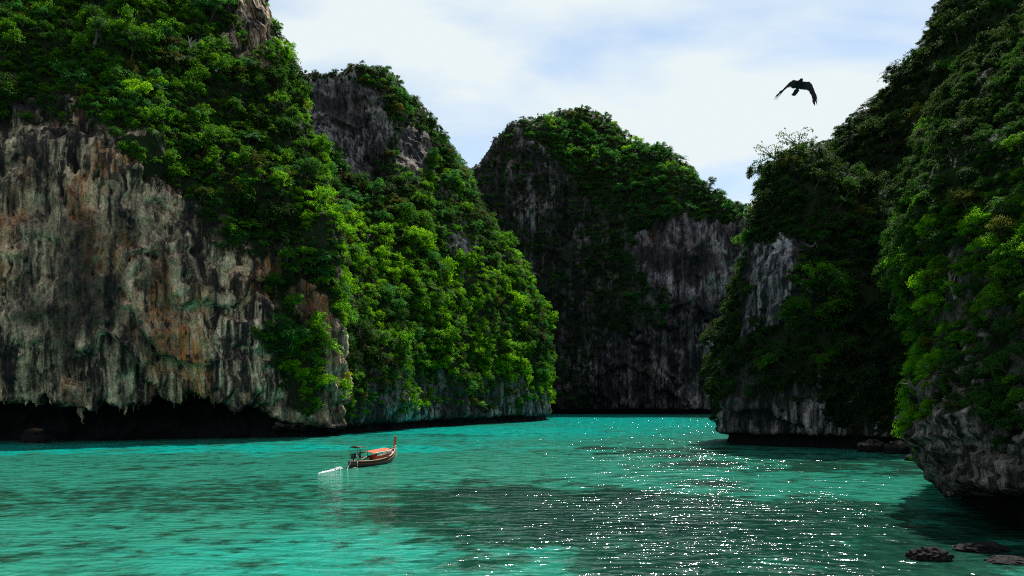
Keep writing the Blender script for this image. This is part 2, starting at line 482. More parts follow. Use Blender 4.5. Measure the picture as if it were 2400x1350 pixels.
L1_BARE = [
    [(-700, 330), (-200, 300), (0, 262), (110, 245), (200, 285), (250, 335), (330, 395), (410, 450), (450, 500), (475, 570), (600, 600), (640, 640), (628, 760), (640, 920), (700, 960), (820, 960), (820, 1060), (-700, 1060)],
    [(520, -80), (618, -80), (640, 60), (628, 150), (590, 175), (548, 90)],
    [(700, 620), (760, 650), (800, 800), (812, 960), (740, 960), (745, 830), (690, 740)],
]
L1_SPARSE = [
    (0.30, [(440, 480), (640, 600), (640, 960), (560, 960), (480, 760)]),
    (0.10, [(0, 820), (330, 790), (560, 830), (600, 900), (0, 900)]),
]
# black algal varnish on the wall, plus shade painted into its right half
L1_STAIN_SHADES = [
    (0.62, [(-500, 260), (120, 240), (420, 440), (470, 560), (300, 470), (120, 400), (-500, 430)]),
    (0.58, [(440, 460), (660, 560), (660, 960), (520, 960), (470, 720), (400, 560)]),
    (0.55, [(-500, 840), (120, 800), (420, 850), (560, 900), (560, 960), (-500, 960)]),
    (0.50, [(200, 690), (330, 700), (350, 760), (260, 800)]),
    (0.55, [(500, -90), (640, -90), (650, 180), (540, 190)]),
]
def l1_nh(px): return 1.8 + 6.0 * smooth(px, 760, 560)
def l1_nd(px): return 2.5 + 8.5 * smooth(px, 760, 540)
cliff('cliff', L1, 490, 300, (-40, 95, 0), LIME, 1.0, (l1_nh, l1_nd), bare=L1_BARE, sparse=L1_SPARSE, seed=1, stain_shades=L1_STAIN_SHADES,
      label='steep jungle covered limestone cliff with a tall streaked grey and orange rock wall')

# second cliff on the left, running away to the narrows -----------------
L2 = [
    [(640, 225), (640, 900, 228), (640, 700, 240), (630, 500, 268), (610, 320, 300), (600, 200, 318), (590, 100, 330), (585, 20, 340)],
    [(720, 208), (720, 900, 211), (715, 700, 222), (705, 560, 240), (690, 430, 275), (670, 300, 305), (655, 210, 316), (648, 150, 322), (640, 85, 330)],
    [(790, 198), (795, 900, 201), (795, 720, 211), (785, 590, 226), (770, 470, 250), (745, 370, 284), (715, 260, 291), (700, 190, 295), (690, 168, 298)],
    [(860, 207), (865, 900, 210), (865, 720, 222), (855, 590, 238), (840, 490, 262), (805, 390, 288), (775, 270, 293), (765, 200, 296), (760, 172, 300)],
    [(930, 222), (935, 900, 225), (940, 730, 240), (930, 600, 256), (905, 500, 275), (865, 400, 290), (835, 270, 294), (825, 195, 297), (828, 162, 302)],
    [(1010, 243), (1012, 900, 246), (1015, 740, 258), (1005, 610, 270), (975, 500, 281), (930, 390, 288), (900, 270, 294), (885, 180, 299), (888, 150, 305)],
    [(1095, 264), (1095, 900, 267), (1095, 760, 275), (1075, 630, 283), (1040, 510, 288), (990, 400, 293), (950, 280, 300), (932, 190, 306), (930, 170, 312)],
    [(1180, 288), (1182, 890, 291), (1175, 760, 297), (1150, 640, 301), (1100, 520, 305), (1045, 410, 309), (1000, 300, 314), (975, 240, 320), (968, 222, 326)],
    [(1255, 311), (1262, 890, 314), (1255, 790, 317), (1222, 680, 320), (1165, 570, 323), (1110, 460, 327), (1060, 365, 331), (1030, 310, 336), (1018, 288, 342)],
    [(1293, 326), (1300, 900, 328), (1288, 790, 331), (1250, 665, 335), (1185, 590, 338), (1135, 500, 341), (1100, 415, 345), (1088, 385, 350), (1080, 370, 356)],
    [(1292, 356), (1292, 900, 357), (1276, 790, 359), (1236, 680, 362), (1172, 600, 364), (1120, 510, 367), (1085, 425, 371), (1070, 400, 376), (1060, 390, 382)],
    [(1230, 410), (1220, 900, 410), (1200, 800, 410), (1160, 690, 410), (1100, 620, 410), (1050, 540, 412), (1010, 470, 414), (990, 450, 416), (980, 440, 420)],
]
L2 = [c if i < 5 else [(q[0] - (22 if len(q) == 3 else 8),) + tuple(q[1:]) for q in c] for i, c in enumerate(L2)]
L2_BARE = [
    [(695, 195), (780, 188), (880, 195), (905, 250), (910, 330), (900, 430), (850, 455), (790, 420), (735, 350), (705, 270)],
    [(925, 300), (985, 310), (1005, 380), (985, 420), (940, 400)],
    [(800, 975), (880, 940), (960, 950), (1050, 965), (1180, 960), (1310, 955), (1310, 1010), (780, 1040)],
    [(985, 250), (1010, 265), (1075, 375), (1055, 380)],
    [(1100, 450), (1125, 470), (1160, 560), (1140, 560)],
    [(1060, 560), (1085, 560), (1095, 700), (1075, 690)],
]
L2_SPARSE = [
    (0.35, [(800, 900), (900, 880), (1300, 900), (1310, 960), (800, 985)]),
    (0.55, [(985, 400), (1060, 470), (1150, 640), (1170, 800), (1130, 780), (1060, 600)]),
    (0.45, [(900, 260), (1000, 280), (1010, 430), (905, 430)]),
]
cliff('cliff', L2, 360, 240, (-20, 90, 0), LIME_GREY, 0.85, (2.4, 3.0), bare=L2_BARE, sparse=L2_SPARSE, seed=2, stain_shades=[(0.45, [(680, 300), (920, 280), (920, 470), (700, 470)]), (0.4, [(780, 930), (1320, 930), (1320, 1010), (780, 1040)])],
      label='tall pointed cliff behind, green to the waterline with a bare violet grey wall near its top')

# far cliff closing the lagoon -------------------------------------------
FA = [
    [(900, 480), (900, 800, 482), (900, 600, 490), (905, 500, 500), (910, 430, 510)],
    [(1020, 474), (1020, 800, 476), (1022, 600, 482), (1030, 480, 490), (1040, 420, 500)],
    [(1100, 470), (1095, 800, 471), (1092, 620, 475), (1095, 470, 482), (1108, 402, 490)],
    [(1170, 468), (1165, 800, 469), (1158, 620, 473), (1155, 450, 480), (1162, 345, 488), (1166, 330, 494)],
    [(1250, 467), (1245, 800, 468), (1238, 620, 472), (1228, 450, 479), (1218, 310, 487), (1215, 285, 494)],
    [(1330, 466), (1328, 800, 467), (1325, 620, 470), (1315, 450, 478), (1295, 330, 492), (1285, 272, 505)],
    [(1410, 464), (1410, 800, 464), (1410, 640, 467), (1405, 500, 474), (1390, 400, 490), (1365, 310, 508), (1345, 255, 524)],
    [(1490, 461), (1490, 800, 461), (1492, 640, 462), (1490, 520, 466), (1480, 440, 480), (1455, 360, 500), (1425, 300, 518), (1408, 268, 532)],
    [(1560, 458), (1560, 800, 458), (1565, 640, 458), (1570, 520, 461), (1565, 450, 474), (1540, 390, 494), (1500, 350, 514), (1475, 333, 530)],
    [(1630, 455), (1630, 800, 454), (1635, 640, 454), (1645, 530, 456), (1645, 480, 466), (1620, 430, 482), (1585, 385, 500), (1560, 352, 516)],
    [(1700, 452), (1700, 800, 451), (1702, 640, 450), (1705, 540, 452), (1700, 510, 458), (1680, 480, 468), (1650, 450, 482), (1620, 428, 500)],
    [(1770, 449), (1770, 800, 447), (1765, 640, 446), (1758, 550, 448), (1745, 525, 454), (1725, 510, 464), (1705, 498, 478), (1690, 488, 495)],
    [(1880, 452), (1870, 800, 452), (1860, 640, 454), (1840, 570, 458), (1820, 545, 464), (1795, 535, 475), (1780, 530, 485), (1770, 528, 500)],
]
FA_BARE = [
    [(1490, 540), (1560, 515), (1700, 525), (1760, 540), (1760, 1000), (1360, 1000), (1390, 860), (1450, 790), (1560, 760), (1590, 720), (1510, 660), (1480, 600)],
    [(1430, 270), (1460, 290), (1475, 335), (1440, 330)],
]
FA_SPARSE = [
    (0.26, [(880, 380), (1150, 330), (1225, 290), (1280, 350), (1330, 420), (1390, 480), (1480, 540), (1480, 760), (1400, 860), (1340, 1000), (880, 1000)]),
    (0.6, [(1380, 470), (1480, 520), (1500, 640), (1600, 720), (1560, 780), (1440, 780), (1370, 620)]),
]
cliff('cliff', FA, 350, 220, (0, 110, 0), LIME_DARK, 1.0, (2.5, 3.5), bare=FA_BARE, sparse=FA_SPARSE, seed=3, stain_shades=[(0.62, [(880, 360), (1200, 250), (1330, 330), (1400, 470), (1450, 560), (1430, 1000), (880, 1000)]), (0.5, [(1430, 740), (1780, 700), (1780, 1000), (1430, 1000)])], coarse=1.6,  # left face's shade is painted in through the dark mask
      label='dark far cliff across the turquoise water with a sunlit green crest')

# headland on the right -----------------------------------------------------
R2 = [
    [(1790, 205), (1790, 900, 205), (1800, 760, 206), (1815, 600, 206), (1830, 520, 206), (1850, 440, 206), (1870, 390, 206)],
    [(1690, 172), (1684, 960, 172), (1680, 900, 173), (1704, 790, 174), (1728, 690, 176), (1752, 580, 178), (1778, 500, 181), (1808, 430, 184), (1832, 385, 187)],
    [(1668, 156), (1666, 985, 155), (1662, 910, 156), (1688, 790, 158), (1712, 690, 160), (1735, 585, 163), (1762, 505, 167), (1792, 440, 171), (1815, 392, 176)],
    [(1708, 151), (1706, 985, 150), (1705, 900, 151), (1725, 770, 153), (1750, 660, 156), (1772, 560, 159), (1796, 480, 164), (1822, 410, 170), (1842, 368, 177)],
    [(1775, 148), (1773, 985, 147), (1775, 890, 147), (1785, 740, 149), (1805, 600, 153), (1825, 500, 158), (1848, 420, 165), (1870, 372, 172), (1880, 352, 179)],
    [(1860, 144), (1858, 985, 143), (1862, 890, 144), (1872, 740, 146), (1888, 600, 150), (1905, 500, 156), (1922, 430, 163), (1932, 385, 170), (1935, 365, 178)],
    [(1950, 140), (1950, 985, 139), (1955, 890, 141), (1968, 740, 144), (1985, 610, 149), (2000, 520, 156), (2008, 450, 164), (2002, 410, 172)],
    [(2060, 134), (2060, 985, 133), (2066, 890, 136), (2078, 760, 141), (2088, 650, 149), (2095, 560, 158), (2095, 500, 168)],
    [(2180, 126), (2180, 985, 127), (2190, 890, 131), (2200, 760, 139), (2205, 660, 150), (2200, 590, 163)],
    [(2400, 118), (2400, 985, 120), (2400, 890, 125), (2400, 760, 135), (2400, 660, 148), (2400, 600, 160)],
]
R2_BARE = [
    [(1752, 590), (1800, 568), (1866, 562), (1886, 640), (1874, 740), (1800, 752), (1748, 735), (1742, 670)],
    [(1650, 955), (1720, 950), (1800, 955), (1905, 960), (1930, 1000), (2150, 1030), (2300, 1100), (1650, 1060)],
]
R2_SPARSE = [(0.35, [(1715, 590), (1760, 560), (1790, 640), (1760, 740), (1700, 740)]),
             (0.45, [(1700, 880), (1920, 900), (1930, 960), (1690, 950)])]
def steeper(cols, k):
    # same outline seen from the water, the face standing more upright
    out = []
    for c in cols:
        y0 = c[1][2]
        out.append([c[0], c[1]] + [(q[0], q[1], y0 + (q[2] - y0) * k) for q in c[2:]])
    return out
R2 = steeper(R2, 0.6)
R2 = [[(q[0] + (26 if (len(q) == 2 or q[1] > 470) else 8) * max(0, 1 - max(i - 2, 0) / 3),) + tuple(q[1:]) for q in c] for i, c in enumerate(R2)]
cliff('cliff', R2, 320, 220, (35, 40, 0), LIME_PALE, 0.62, (2.2, 2.6), bare=R2_BARE, sparse=R2_SPARSE, seed=4, stain_shades=[(0.42, [(1640, 900), (2200, 900), (2200, 1060), (1640, 1060)]), (0.5, [(1690, 540), (1900, 540), (1900, 770), (1690, 770)])],
      label='shaded headland with a pale rock face and an undercut grey foot in the water')

R3 = [
    [(1800, 260), (1830, 800, 258), (1860, 600, 250), (1890, 460, 246), (1910, 380, 246), (1922, 345, 250)],
    [(1880, 225), (1890, 800, 222), (1905, 600, 222), (1925, 450, 226), (1938, 365, 230), (1945, 325, 236)],
    [(1960, 205), (1965, 800, 203), (1975, 600, 204), (1990, 450, 210), (2003, 345, 216), (2012, 275, 224)],
    [(2050, 190), (2055, 800, 190), (2062, 560, 193), (2075, 380, 200), (2082, 260, 208), (2088, 195, 218)],
    [(2130, 180), (2132, 760, 182), (2138, 500, 187), (2148, 300, 195), (2152, 170, 205), (2155, 110, 214)],
    [(2210, 172), (2210, 700, 176), (2212, 430, 183), (2218, 200, 192), (2220, 60, 203), (2222, -10, 213)],
    [(2320, 164), (2320, 620, 172), (2318, 330, 182), (2312, 80, 194), (2305, -80, 206), (2300, -170, 216)],
    [(2480, 156), (2480, 600, 168), (2475, 250, 182), (2460, -30, 198), (2440, -250, 218)],
    [(2750, 150), (2750, 600, 165), (2740, 200, 182), (2720, -100, 200), (2690, -350, 225)],
]
R3_BARE = [[(2150, 265), (2230, 240), (2235, 300), (2160, 310)]]
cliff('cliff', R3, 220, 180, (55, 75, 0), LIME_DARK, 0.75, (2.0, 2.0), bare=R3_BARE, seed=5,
      label='dark wooded slope rising behind the headland to the top right of the sky')

R1 = [
    [(2330, 110), (2320, 1000, 110), (2300, 850, 111), (2280, 700, 112), (2270, 560, 114), (2280, 430, 116), (2310, 300, 118), (2340, 200, 120)],
    [(2240, 82), (2225, 1060, 82), (2190, 900, 83), (2165, 750, 84), (2155, 600, 86), (2165, 490, 89), (2215, 390, 93), (2275, 280, 97), (2325, 180, 101), (2385, 100, 105)],
    [(2218, 66), (2195, 1130, 66.5), (2172, 1050, 66.5), (2165, 960, 67), (2145, 860, 68), (2135, 720, 70), (2130, 590, 72), (2140, 490, 75), (2195, 395, 79), (2255, 275, 84), (2305, 180, 89), (2365, 95, 94), (2420, 40, 100)],
    [(2262, 58), (2245, 1140, 59), (2225, 1030, 60), (2222, 900, 61), (2212, 760, 63), (2205, 620, 66), (2215, 510, 70), (2265, 390, 75), (2320, 270, 81), (2372, 170, 87), (2430, 80, 93), (2480, 10, 100)],
    [(2325, 53.5), (2310, 1140, 55), (2295, 1030, 56), (2290, 900, 57), (2280, 760, 59), (2275, 620, 62), (2295, 500, 67), (2345, 370, 73), (2400, 240, 80), (2450, 130, 87), (2500, 40, 94), (2550, -20, 101)],
    [(2400, 50), (2390, 1140, 51), (2380, 1030, 52), (2375, 900, 53), (2370, 760, 55), (2375, 620, 58), (2400, 490, 63), (2450, 340, 70), (2510, 200, 78), (2560, 80, 86), (2610, -20, 94), (2660, -80, 102)],
    [(2520, 46), (2515, 1120, 47), (2505, 1000, 48), (2500, 850, 49.5), (2500, 700, 52), (2520, 540, 57), (2570, 350, 65), (2640, 180, 74), (2700, 40, 84), (2760, -60, 94), (2820, -130, 104)],
    [(2800, 40), (2800, 1100, 41), (2800, 950, 43), (2810, 750, 46), (2840, 520, 53), (2900, 250, 64), (2980, 0, 78), (3050, -150, 92), (3120, -250, 105)],
]
R1_BARE = [
    [(2165, 960), (2230, 900), (2300, 860), (2330, 905), (2440, 900), (2600, 900), (2700, 1400), (2100, 1400), (2140, 1050)],
    [(2250, 600), (2300, 590), (2300, 690), (2270, 720)],
    [(2340, 480), (2460, 470), (2460, 600), (2350, 600)],
    [(2290, 720), (2330, 700), (2345, 830), (2300, 850)],
]
R1_SPARSE = [(0.12, [(2200, 900), (2420, 900), (2420, 1010), (2200, 1010)]),
             (0.5, [(2230, 560), (2460, 450), (2460, 860), (2230, 860)])]
R1 = steeper(R1, 0.42)
R1[1:4] = [[(q[0] + (34 if (len(q) == 2 or q[1] > 940) else 14 if q[1] > 850 else 0),) + tuple(q[1:]) for q in c] for c in R1[1:4]]
def r1_nh(px): return 0.8 + 1.9 * smooth(px, 2230, 2340)
def r1_nd(px): return 1.8 + 4.0 * smooth(px, 2230, 2340)
cliff('cliff', R1, 340, 340, (40, 25, 0), LIME_NEAR, 0.6, (r1_nh, r1_nd), folds=True, bare=R1_BARE, sparse=R1_SPARSE, seed=6, stain_shades=[(0.5, [(2230, 1040), (2420, 900), (2700, 900), (2700, 1400), (2230, 1250)])], coarse=0.55,
      label='near cliff at the right with folded dripstone rock over the water and leafy shrubs above')

CL = list(CLIFF.values())
# one BVH of all cliffs, for asking what the photograph sees
bv, bf, off = [], [], 0
for c in CL:
    g3 = c['V'].reshape(c['nv'], c['nu'], 3)[::3, ::3]
    i3 = np.arange(g3.shape[0] * g3.shape[1]).reshape(g3.shape[:2])
    bv.append(g3.reshape(-1, 3)); bf.append(np.stack((i3[:-1, :-1], i3[:-1, 1:], i3[1:, 1:], i3[1:, :-1]), -1).reshape(-1, 4) + off)
    off += i3.size
BVH = BVHTree.FromPolygons(np.concatenate(bv).tolist(), np.concatenate(bf).tolist())
#@@WATER@@

# ------------------------------------------------------------------ water
def water_material():
    k = NT('lagoon_water')
    P = k.n('ShaderNodeNewGeometry').outputs['Position']
    reef = k.attr('reef'); deep = k.attr('sand')
    n1 = k.noise(P, 0.34, 6, 0.66, 0.4)
    n2 = k.noise(P, 0.9, 4, 0.6)
    m = k.math('ADD', k.math('MULTIPLY', n1, 0.75), k.math('MULTIPLY', n2, 0.25))
    # sea bed seen through the water: pale sand, weed and coral heads
    thr = k.math('SUBTRACT', m, k.math('MULTIPLY', reef, 0.30))
    w = k.rng(thr, 0.37, 0.49, 1.0, 0.0)
    sand = k.mix(deep, (0.018, 0.172, 0.122), (0.002, 0.310, 0.262))
    weed = k.mix(k.rng(n2, 0.35, 0.65), (0.005, 0.042, 0.028), (0.016, 0.085, 0.050))
    c = k.mix(w, sand, weed)
    c = k.mix(k.math('MULTIPLY', k.math('MULTIPLY', reef, k.rng(n1, 0.25, 0.6, 1.0, 0.55)), 0.9), c, (0.001, 0.007, 0.009))
    p = k.n('ShaderNodeBsdfPrincipled')
    k.l(c, p.inputs['Base Color'])
    p.inputs['Roughness'].default_value = 0.09
    p.inputs['IOR'].default_value = 1.33
    a = k.noise(P, 0.52, 1.2, 0.5, 0.9, mul=(0.54, 1.22, 1))
    b = k.noise(P, 1.6, 1.5, 0.5, 0.6, mul=(0.85, 1.1, 1))
    chop = k.attr('chop')
    h = k.math('ADD', k.math('MULTIPLY', a, 0.76), k.math('MULTIPLY', b, 0.16))
    h = k.math('MULTIPLY', h, chop)
    bm = k.n('ShaderNodeBump'); bm.inputs['Strength'].default_value = 1.0; bm.inputs['Distance'].default_value = 1.0
    k.l(h, bm.inputs['Height']); k.l(bm.outputs[0], p.inputs['Normal'])
    k.l(p.outputs[0], k.out.inputs['Surface'])
    return k.m

def build_water():
    ys = np.concatenate((np.linspace(-150, 10, 12)[:-1], 10 + 560 * np.linspace(0, 1, 260) ** 1.7, [620, 700, 900]))
    xs = np.concatenate((np.linspace(-500, -160, 12)[:-1], np.linspace(-160, 160, 220), np.linspace(160, 500, 12)[1:]))
    X, Y = np.meshgrid(xs, ys)
    V = np.stack((X, Y, np.zeros_like(X)), -1).reshape(-1, 3)
    idx = np.arange(X.size).reshape(X.shape)
    F = np.stack((idx[:-1, :-1], idx[:-1, 1:], idx[1:, 1:], idx[1:, :-1]), -1).reshape(-1, 4)
    me = np_mesh('water', V, F, [water_material()])
    n = np.stack((fbm(V / 11.0, 5, .6), fbm(V / 11.0 + 40, 5, .6)), -1) * 1.6
    W = V[:, :2] + n * np.array((14.0, 9.0)) * np.clip(V[:, 1:2] / 60.0, 0.4, 2.0)
    def blob(cx, cy, rx, ry, rot=0, soft=0.45):
        d = W - np.array((cx, cy)); c, s_ = math.cos(R(rot)), math.sin(R(rot))
        u = (d[:, 0] * c + d[:, 1] * s_) / rx; v = (-d[:, 0] * s_ + d[:, 1] * c) / ry
        return smooth(np.hypot(u, v), 1 + soft, 1 - soft * 1.3)
    def wat(px, py):
        Y = EYE * FPX / (py - HOR); return (px - 1200) / FPX * Y, Y
    reef = np.zeros(len(V)); sand = np.zeros(len(V))
    for (px, py, rx, ry, rot, a) in REEFS:
        reef = np.maximum(reef, a * blob(*wat(px, py), rx, ry, rot))
    for (px, py, rx, ry, rot, a) in SANDS:
        sand = np.maximum(sand, a * blob(*wat(px, py), rx, ry, rot))
    chop = np.full(len(V), 0.60)
    for (px, py, rx, ry, rot, a) in WIND:
        chop = np.maximum(chop, a * blob(*wat(px, py), rx, ry, rot, 0.75))
    attr(me, 'chop', chop)
    attr(me, 'reef', np.clip(reef, 0, 1)); attr(me, 'sand', np.clip(sand, 0, 1))
    o = link(bpy.data.objects.new('water', me))
    tag(o, 'emerald and turquoise lagoon water with sun glitter and dark reef patches', None, None, 'structure')
# (pixel x, pixel y, half width m, half depth m, rotation, strength): reef and weed beds, then sand banks
REEFS = [(1350, 1190, 15, 17, 0, 1.0), (1560, 1060, 12, 12, 0, 0.9), (1580, 1290, 9, 7, 0, 0.75), (1750, 1180, 9, 8, 0, .55),
         (2200, 1250, 7, 12, 0, 0.95), (1950, 1090, 16, 12, 0, .65), (1950, 1230, 9, 12, 0, .65), (2050, 1310, 8, 6, 0, .7), (1500, 1230, 16, 11, 0, .95),
         (250, 1160, 26, 12, 5, 0.32), (800, 1180, 16, 12, 0, .26), (150, 1290, 9, 5, 0, 0.3), (980, 1020, 24, 8, 0, .35), (480, 1085, 14, 5, 0, .3)]
SANDS = [(400, 1050, 70, 11, 0, 1.0), (1150, 1010, 55, 45, 10, 1.0), (1450, 985, 50, 110, 0, 1.0), (800, 1300, 9, 5, 0, .25), (1900, 1100, 9, 4, 0, .6)]
# where the breeze roughens the surface (elsewhere the cliffs shelter it)
WIND = [(1600, 1290, 16, 13, 0, 1.45), (1620, 1160, 16, 22, 0, 1.28), (1620, 1070, 16, 30, 0, 1.12), (1220, 1260, 11, 13, 0, 1.12), (1950, 1200, 8, 13, 0, 1.1)]
build_water()

# ------------------------------------------------------------------ trees
def crown_mesh(name, seed, mat, clumps=16, leaves=60, leaf=0.075, wide=1.0, tall=0.8, airy=0.0):
    """a crown of radius about 1 at the top of a leaning stem; local +x points away from the cliff"""
    r = np.random.default_rng(seed)
    c = r.normal(size=(clumps, 3)); c /= np.linalg.norm(c, axis=1)[:, None]
    c[:, 2] = np.where(r.random(clumps) < 0.7, np.abs(c[:, 2]), c[:, 2])
    c *= (0.25 + 0.62 * r.random((clumps, 1)) ** 0.7)
    c *= np.array((wide, wide, tall))
    cen = np.array((0.42, 0, 0.95))
    cr = 0.16 + 0.24 * r.random(clumps) ** 2
    k = np.repeat(np.arange(clumps), leaves)
    n = len(k)
    d = r.normal(size=(n, 3)); d /= np.linalg.norm(d, axis=1)[:, None]
    d[:, 2] = np.where((d[:, 2] < -0.3) & (r.random(n) < 0.75), -d[:, 2], d[:, 2])
    rad = cr[k] * (0.35 + 0.75 * r.random(n) ** 0.7) * np.where(r.random(n) < 0.14, 1.3, 1.0)
    sq = 0.7 + 0.6 * r.random((clumps, 3))
    P = cen + c[k] + d * rad[:, None] * sq[k] * np.array((1.08, 1.08, 0.86))
    out = d * 0.75 + r.normal(size=(n, 3)) * 0.55 + np.array((0, 0, 0.40))
    out /= np.linalg.norm(out, axis=1)[:, None]
    ax = d + r.normal(size=(n, 3)) * 0.5 + np.array((0, 0, -0.35))
    ax -= out * (ax * out).sum(1)[:, None]; ax /= np.linalg.norm(ax, axis=1)[:, None] + 1e-9
    bx = np.cross(out, ax)
    L = (leaf * (0.65 + 0.7 * r.random(n)))[:, None]
    W = L * (0.42 + 0.2 * r.random((n, 1)))
    V = np.stack((P - ax * L, P + bx * W - out * L * .12, P + ax * L - out * L * .25, P - bx * W - out * L * .12), 1).reshape(-1, 3)
    F = np.arange(n * 4).reshape(n, 4)
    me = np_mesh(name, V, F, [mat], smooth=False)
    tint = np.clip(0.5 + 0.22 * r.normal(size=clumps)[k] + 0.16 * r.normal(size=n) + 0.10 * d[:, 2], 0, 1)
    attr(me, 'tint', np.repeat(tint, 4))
    return me, cen, c, cr

def leaves_to_mesh(name, P, up, ax, L, wid, tint, mat):
    n = len(P)
    up = up / np.linalg.norm(up, axis=1)[:, None]
    ax = ax - up * (ax * up).sum(1)[:, None]; ax = ax / (np.linalg.norm(ax, axis=1)[:, None] + 1e-9)
    bx = np.cross(up, ax); L = L[:, None]; W = L * wid
    V = np.stack((P - ax * L, P + bx * W - up * L * .12, P + ax * L - up * L * .25, P - bx * W - up * L * .12), 1).reshape(-1, 3)
    me = np_mesh(name, V, np.arange(n * 4).reshape(n, 4), [mat], smooth=False)
    attr(me, 'tint', np.repeat(np.clip(tint, 0, 1), 4))
    return me
def spray_mesh(name, seed, mat, arms=46, per=26, leaf=0.062, droop=0.55, wide=1.0):
    """arching leafy branches, feathery and ragged at the rim"""
    r = np.random.default_rng(seed)
    cen = np.array((0.40, 0, 0.78))
    d = r.normal(size=(arms, 3)); d[:, 2] = np.abs(d[:, 2]) * 0.9 + 0.12; d /= np.linalg.norm(d, axis=1)[:, None]
    ln = 0.45 + 0.65 * r.random(arms)
    k = np.repeat(np.arange(arms), per); t = np.tile(np.linspace(0.25, 1.0, per), arms) + r.normal(size=arms * per) * 0.03
    off = d[k] * (ln[k] * t)[:, None] * np.array((wide, wide, 0.95))
    off[:, 2] -= droop * ln[k] * t ** 2.2
    side = np.cross(d[k], (0, 0, 1.0)); side /= np.linalg.norm(side, axis=1)[:, None] + 1e-6
    P = cen + off + side * (r.normal(size=len(k)) * 0.075)[:, None] + r.normal(size=(len(k), 3)) * 0.03
    up = np.array((0, 0, 1.0)) + d[k] * 0.35 + r.normal(size=(len(k), 3)) * 0.42
    ax = d[k] + side * r.choice((-1, 1), len(k))[:, None] * 0.8 + np.array((0, 0, -0.5)) * t[:, None]
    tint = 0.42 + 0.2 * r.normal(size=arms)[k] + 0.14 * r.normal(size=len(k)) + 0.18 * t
    me = leaves_to_mesh(name, P, up, ax, leaf * (0.6 + 0.8 * r.random(len(k))), 0.40, tint, mat)
    return me, cen, (d * ln[:, None] * 0.6)[:14], None
def vine_mesh(name, seed, mat, strands=34, per=34, leaf=0.055):
    """a curtain of creepers hanging down a wall"""
    r = np.random.default_rng(seed)
    cen = np.array((0.20, 0, 0.25))
    s0 = np.stack((0.10 + 0.22 * r.random(strands), r.normal(size=strands) * 0.42, 0.25 + 0.35 * r.random(strands)), -1)
    ln = 0.7 + 1.7 * r.random(strands) ** 1.5
    k = np.repeat(np.arange(strands), per); t = np.tile(np.linspace(0, 1, per), strands)
    P = s0[k] + np.stack((0.16 * np.sin(t * 3) * (1 - t), 0.08 * np.sin(t * 5 + k), -t * ln[k]), -1) + r.normal(size=(len(k), 3)) * (0.075 * (1.15 - t))[:, None]
    up = np.array((0.8, 0, 0.55)) + r.normal(size=(len(k), 3)) * 0.5
    ax = np.array((0.15, 0, -1.0)) + r.normal(size=(len(k), 3)) * 0.45
    tint = 0.42 + 0.2 * r.normal(size=strands)[k] + 0.15 * r.normal(size=len(k))
    me = leaves_to_mesh(name, P, up, ax, leaf * (0.6 + 0.8 * r.random(len(k))), 0.45, tint, mat)
    return me, cen, (s0 - cen) * 0.6, None
def trunk_mesh(name, seed, cen, c, limbs=6):
    r = np.random.default_rng(seed + 900)
    V, F = [], []
    def tube(pts, rads, sides=6):
        base = len(V)
        pts = np.array(pts)
        for i, p in enumerate(pts):
            t = pts[min(i + 1, len(pts) - 1)] - pts[max(i - 1, 0)]; t = t / np.linalg.norm(t)
            a = np.cross(t, (0.3, 1, 0.1)); a /= np.linalg.norm(a); b = np.cross(t, a)
            for j in range(sides):
                th = 2 * math.pi * j / sides
                V.append(p + rads[i] * (math.cos(th) * a + math.sin(th) * b))
        for i in range(len(pts) - 1):
            for j in range(sides):
                F.append((base + i * sides + j, base + i * sides + (j + 1) % sides, base + (i + 1) * sides + (j + 1) % sides, base + (i + 1) * sides + j))
    fork = np.array((0.30, 0.02, 0.62))
    tube([(-0.12, 0, -0.12), (0.06, 0.01, 0.12), (0.21, 0.0, 0.36), fork], [0.062, 0.05, 0.04, 0.034])
    order = r.permutation(len(c))[:limbs]
    for i in order:
        tip = cen + c[i] * 0.95
        m = fork * 0.45 + tip * 0.55 + np.array((0, 0, 0.06))
        tube([fork, m, tip], [0.026, 0.016, 0.006], 5)
    return np_mesh(name, V, F, [M_BARK])

SHAPES = {}
def shape(key, seed, tone, make=None, **kw):
    cm, cen, c, cr = (make or crown_mesh)('crown', seed, LEAF[tone], **kw)
    tm = trunk_mesh('trunk', seed, cen, c)
    SHAPES[key] = dict(crown=cm, trunk=tm, tone=tone)
TONES = ['dark', 'mid', 'bright', 'olive', 'deep', 'cool']
for ti, tone in enumerate(TONES):
    for v, kw in enumerate((dict(clumps=26, leaves=58, leaf=0.066, wide=1.0, tall=0.85),
                            dict(clumps=22, leaves=60, leaf=0.070, wide=1.2, tall=0.55),
                            dict(clumps=30, leaves=48, leaf=0.062, wide=0.85, tall=1.15))):
        shape((tone, v), 10 * ti + v, tone, **kw)
    shape((tone, 'spray'), 10 * ti + 4, tone, spray_mesh)
    shape((tone, 'spray2'), 10 * ti + 5, tone, spray_mesh, arms=36, per=30, leaf=0.07, droop=0.3, wide=1.25)
    shape((tone, 'nearspray'), 10 * ti + 6, tone, spray_mesh, arms=70, per=36, leaf=0.045, droop=0.7)
    shape((tone, 'vine'), 10 * ti + 9, tone, vine_mesh)
    shape((tone, 'near'), 10 * ti + 7, tone, clumps=38, leaves=84, leaf=0.052, wide=1.05, tall=0.95)
    shape((tone, 'near2'), 10 * ti + 8, tone, clumps=32, leaves=90, leaf=0.056, wide=1.1, tall=0.75)
shape(('yellow', 'near'), 77, 'yellow', clumps=14, leaves=90, leaf=0.07, wide=0.75, tall=1.3)

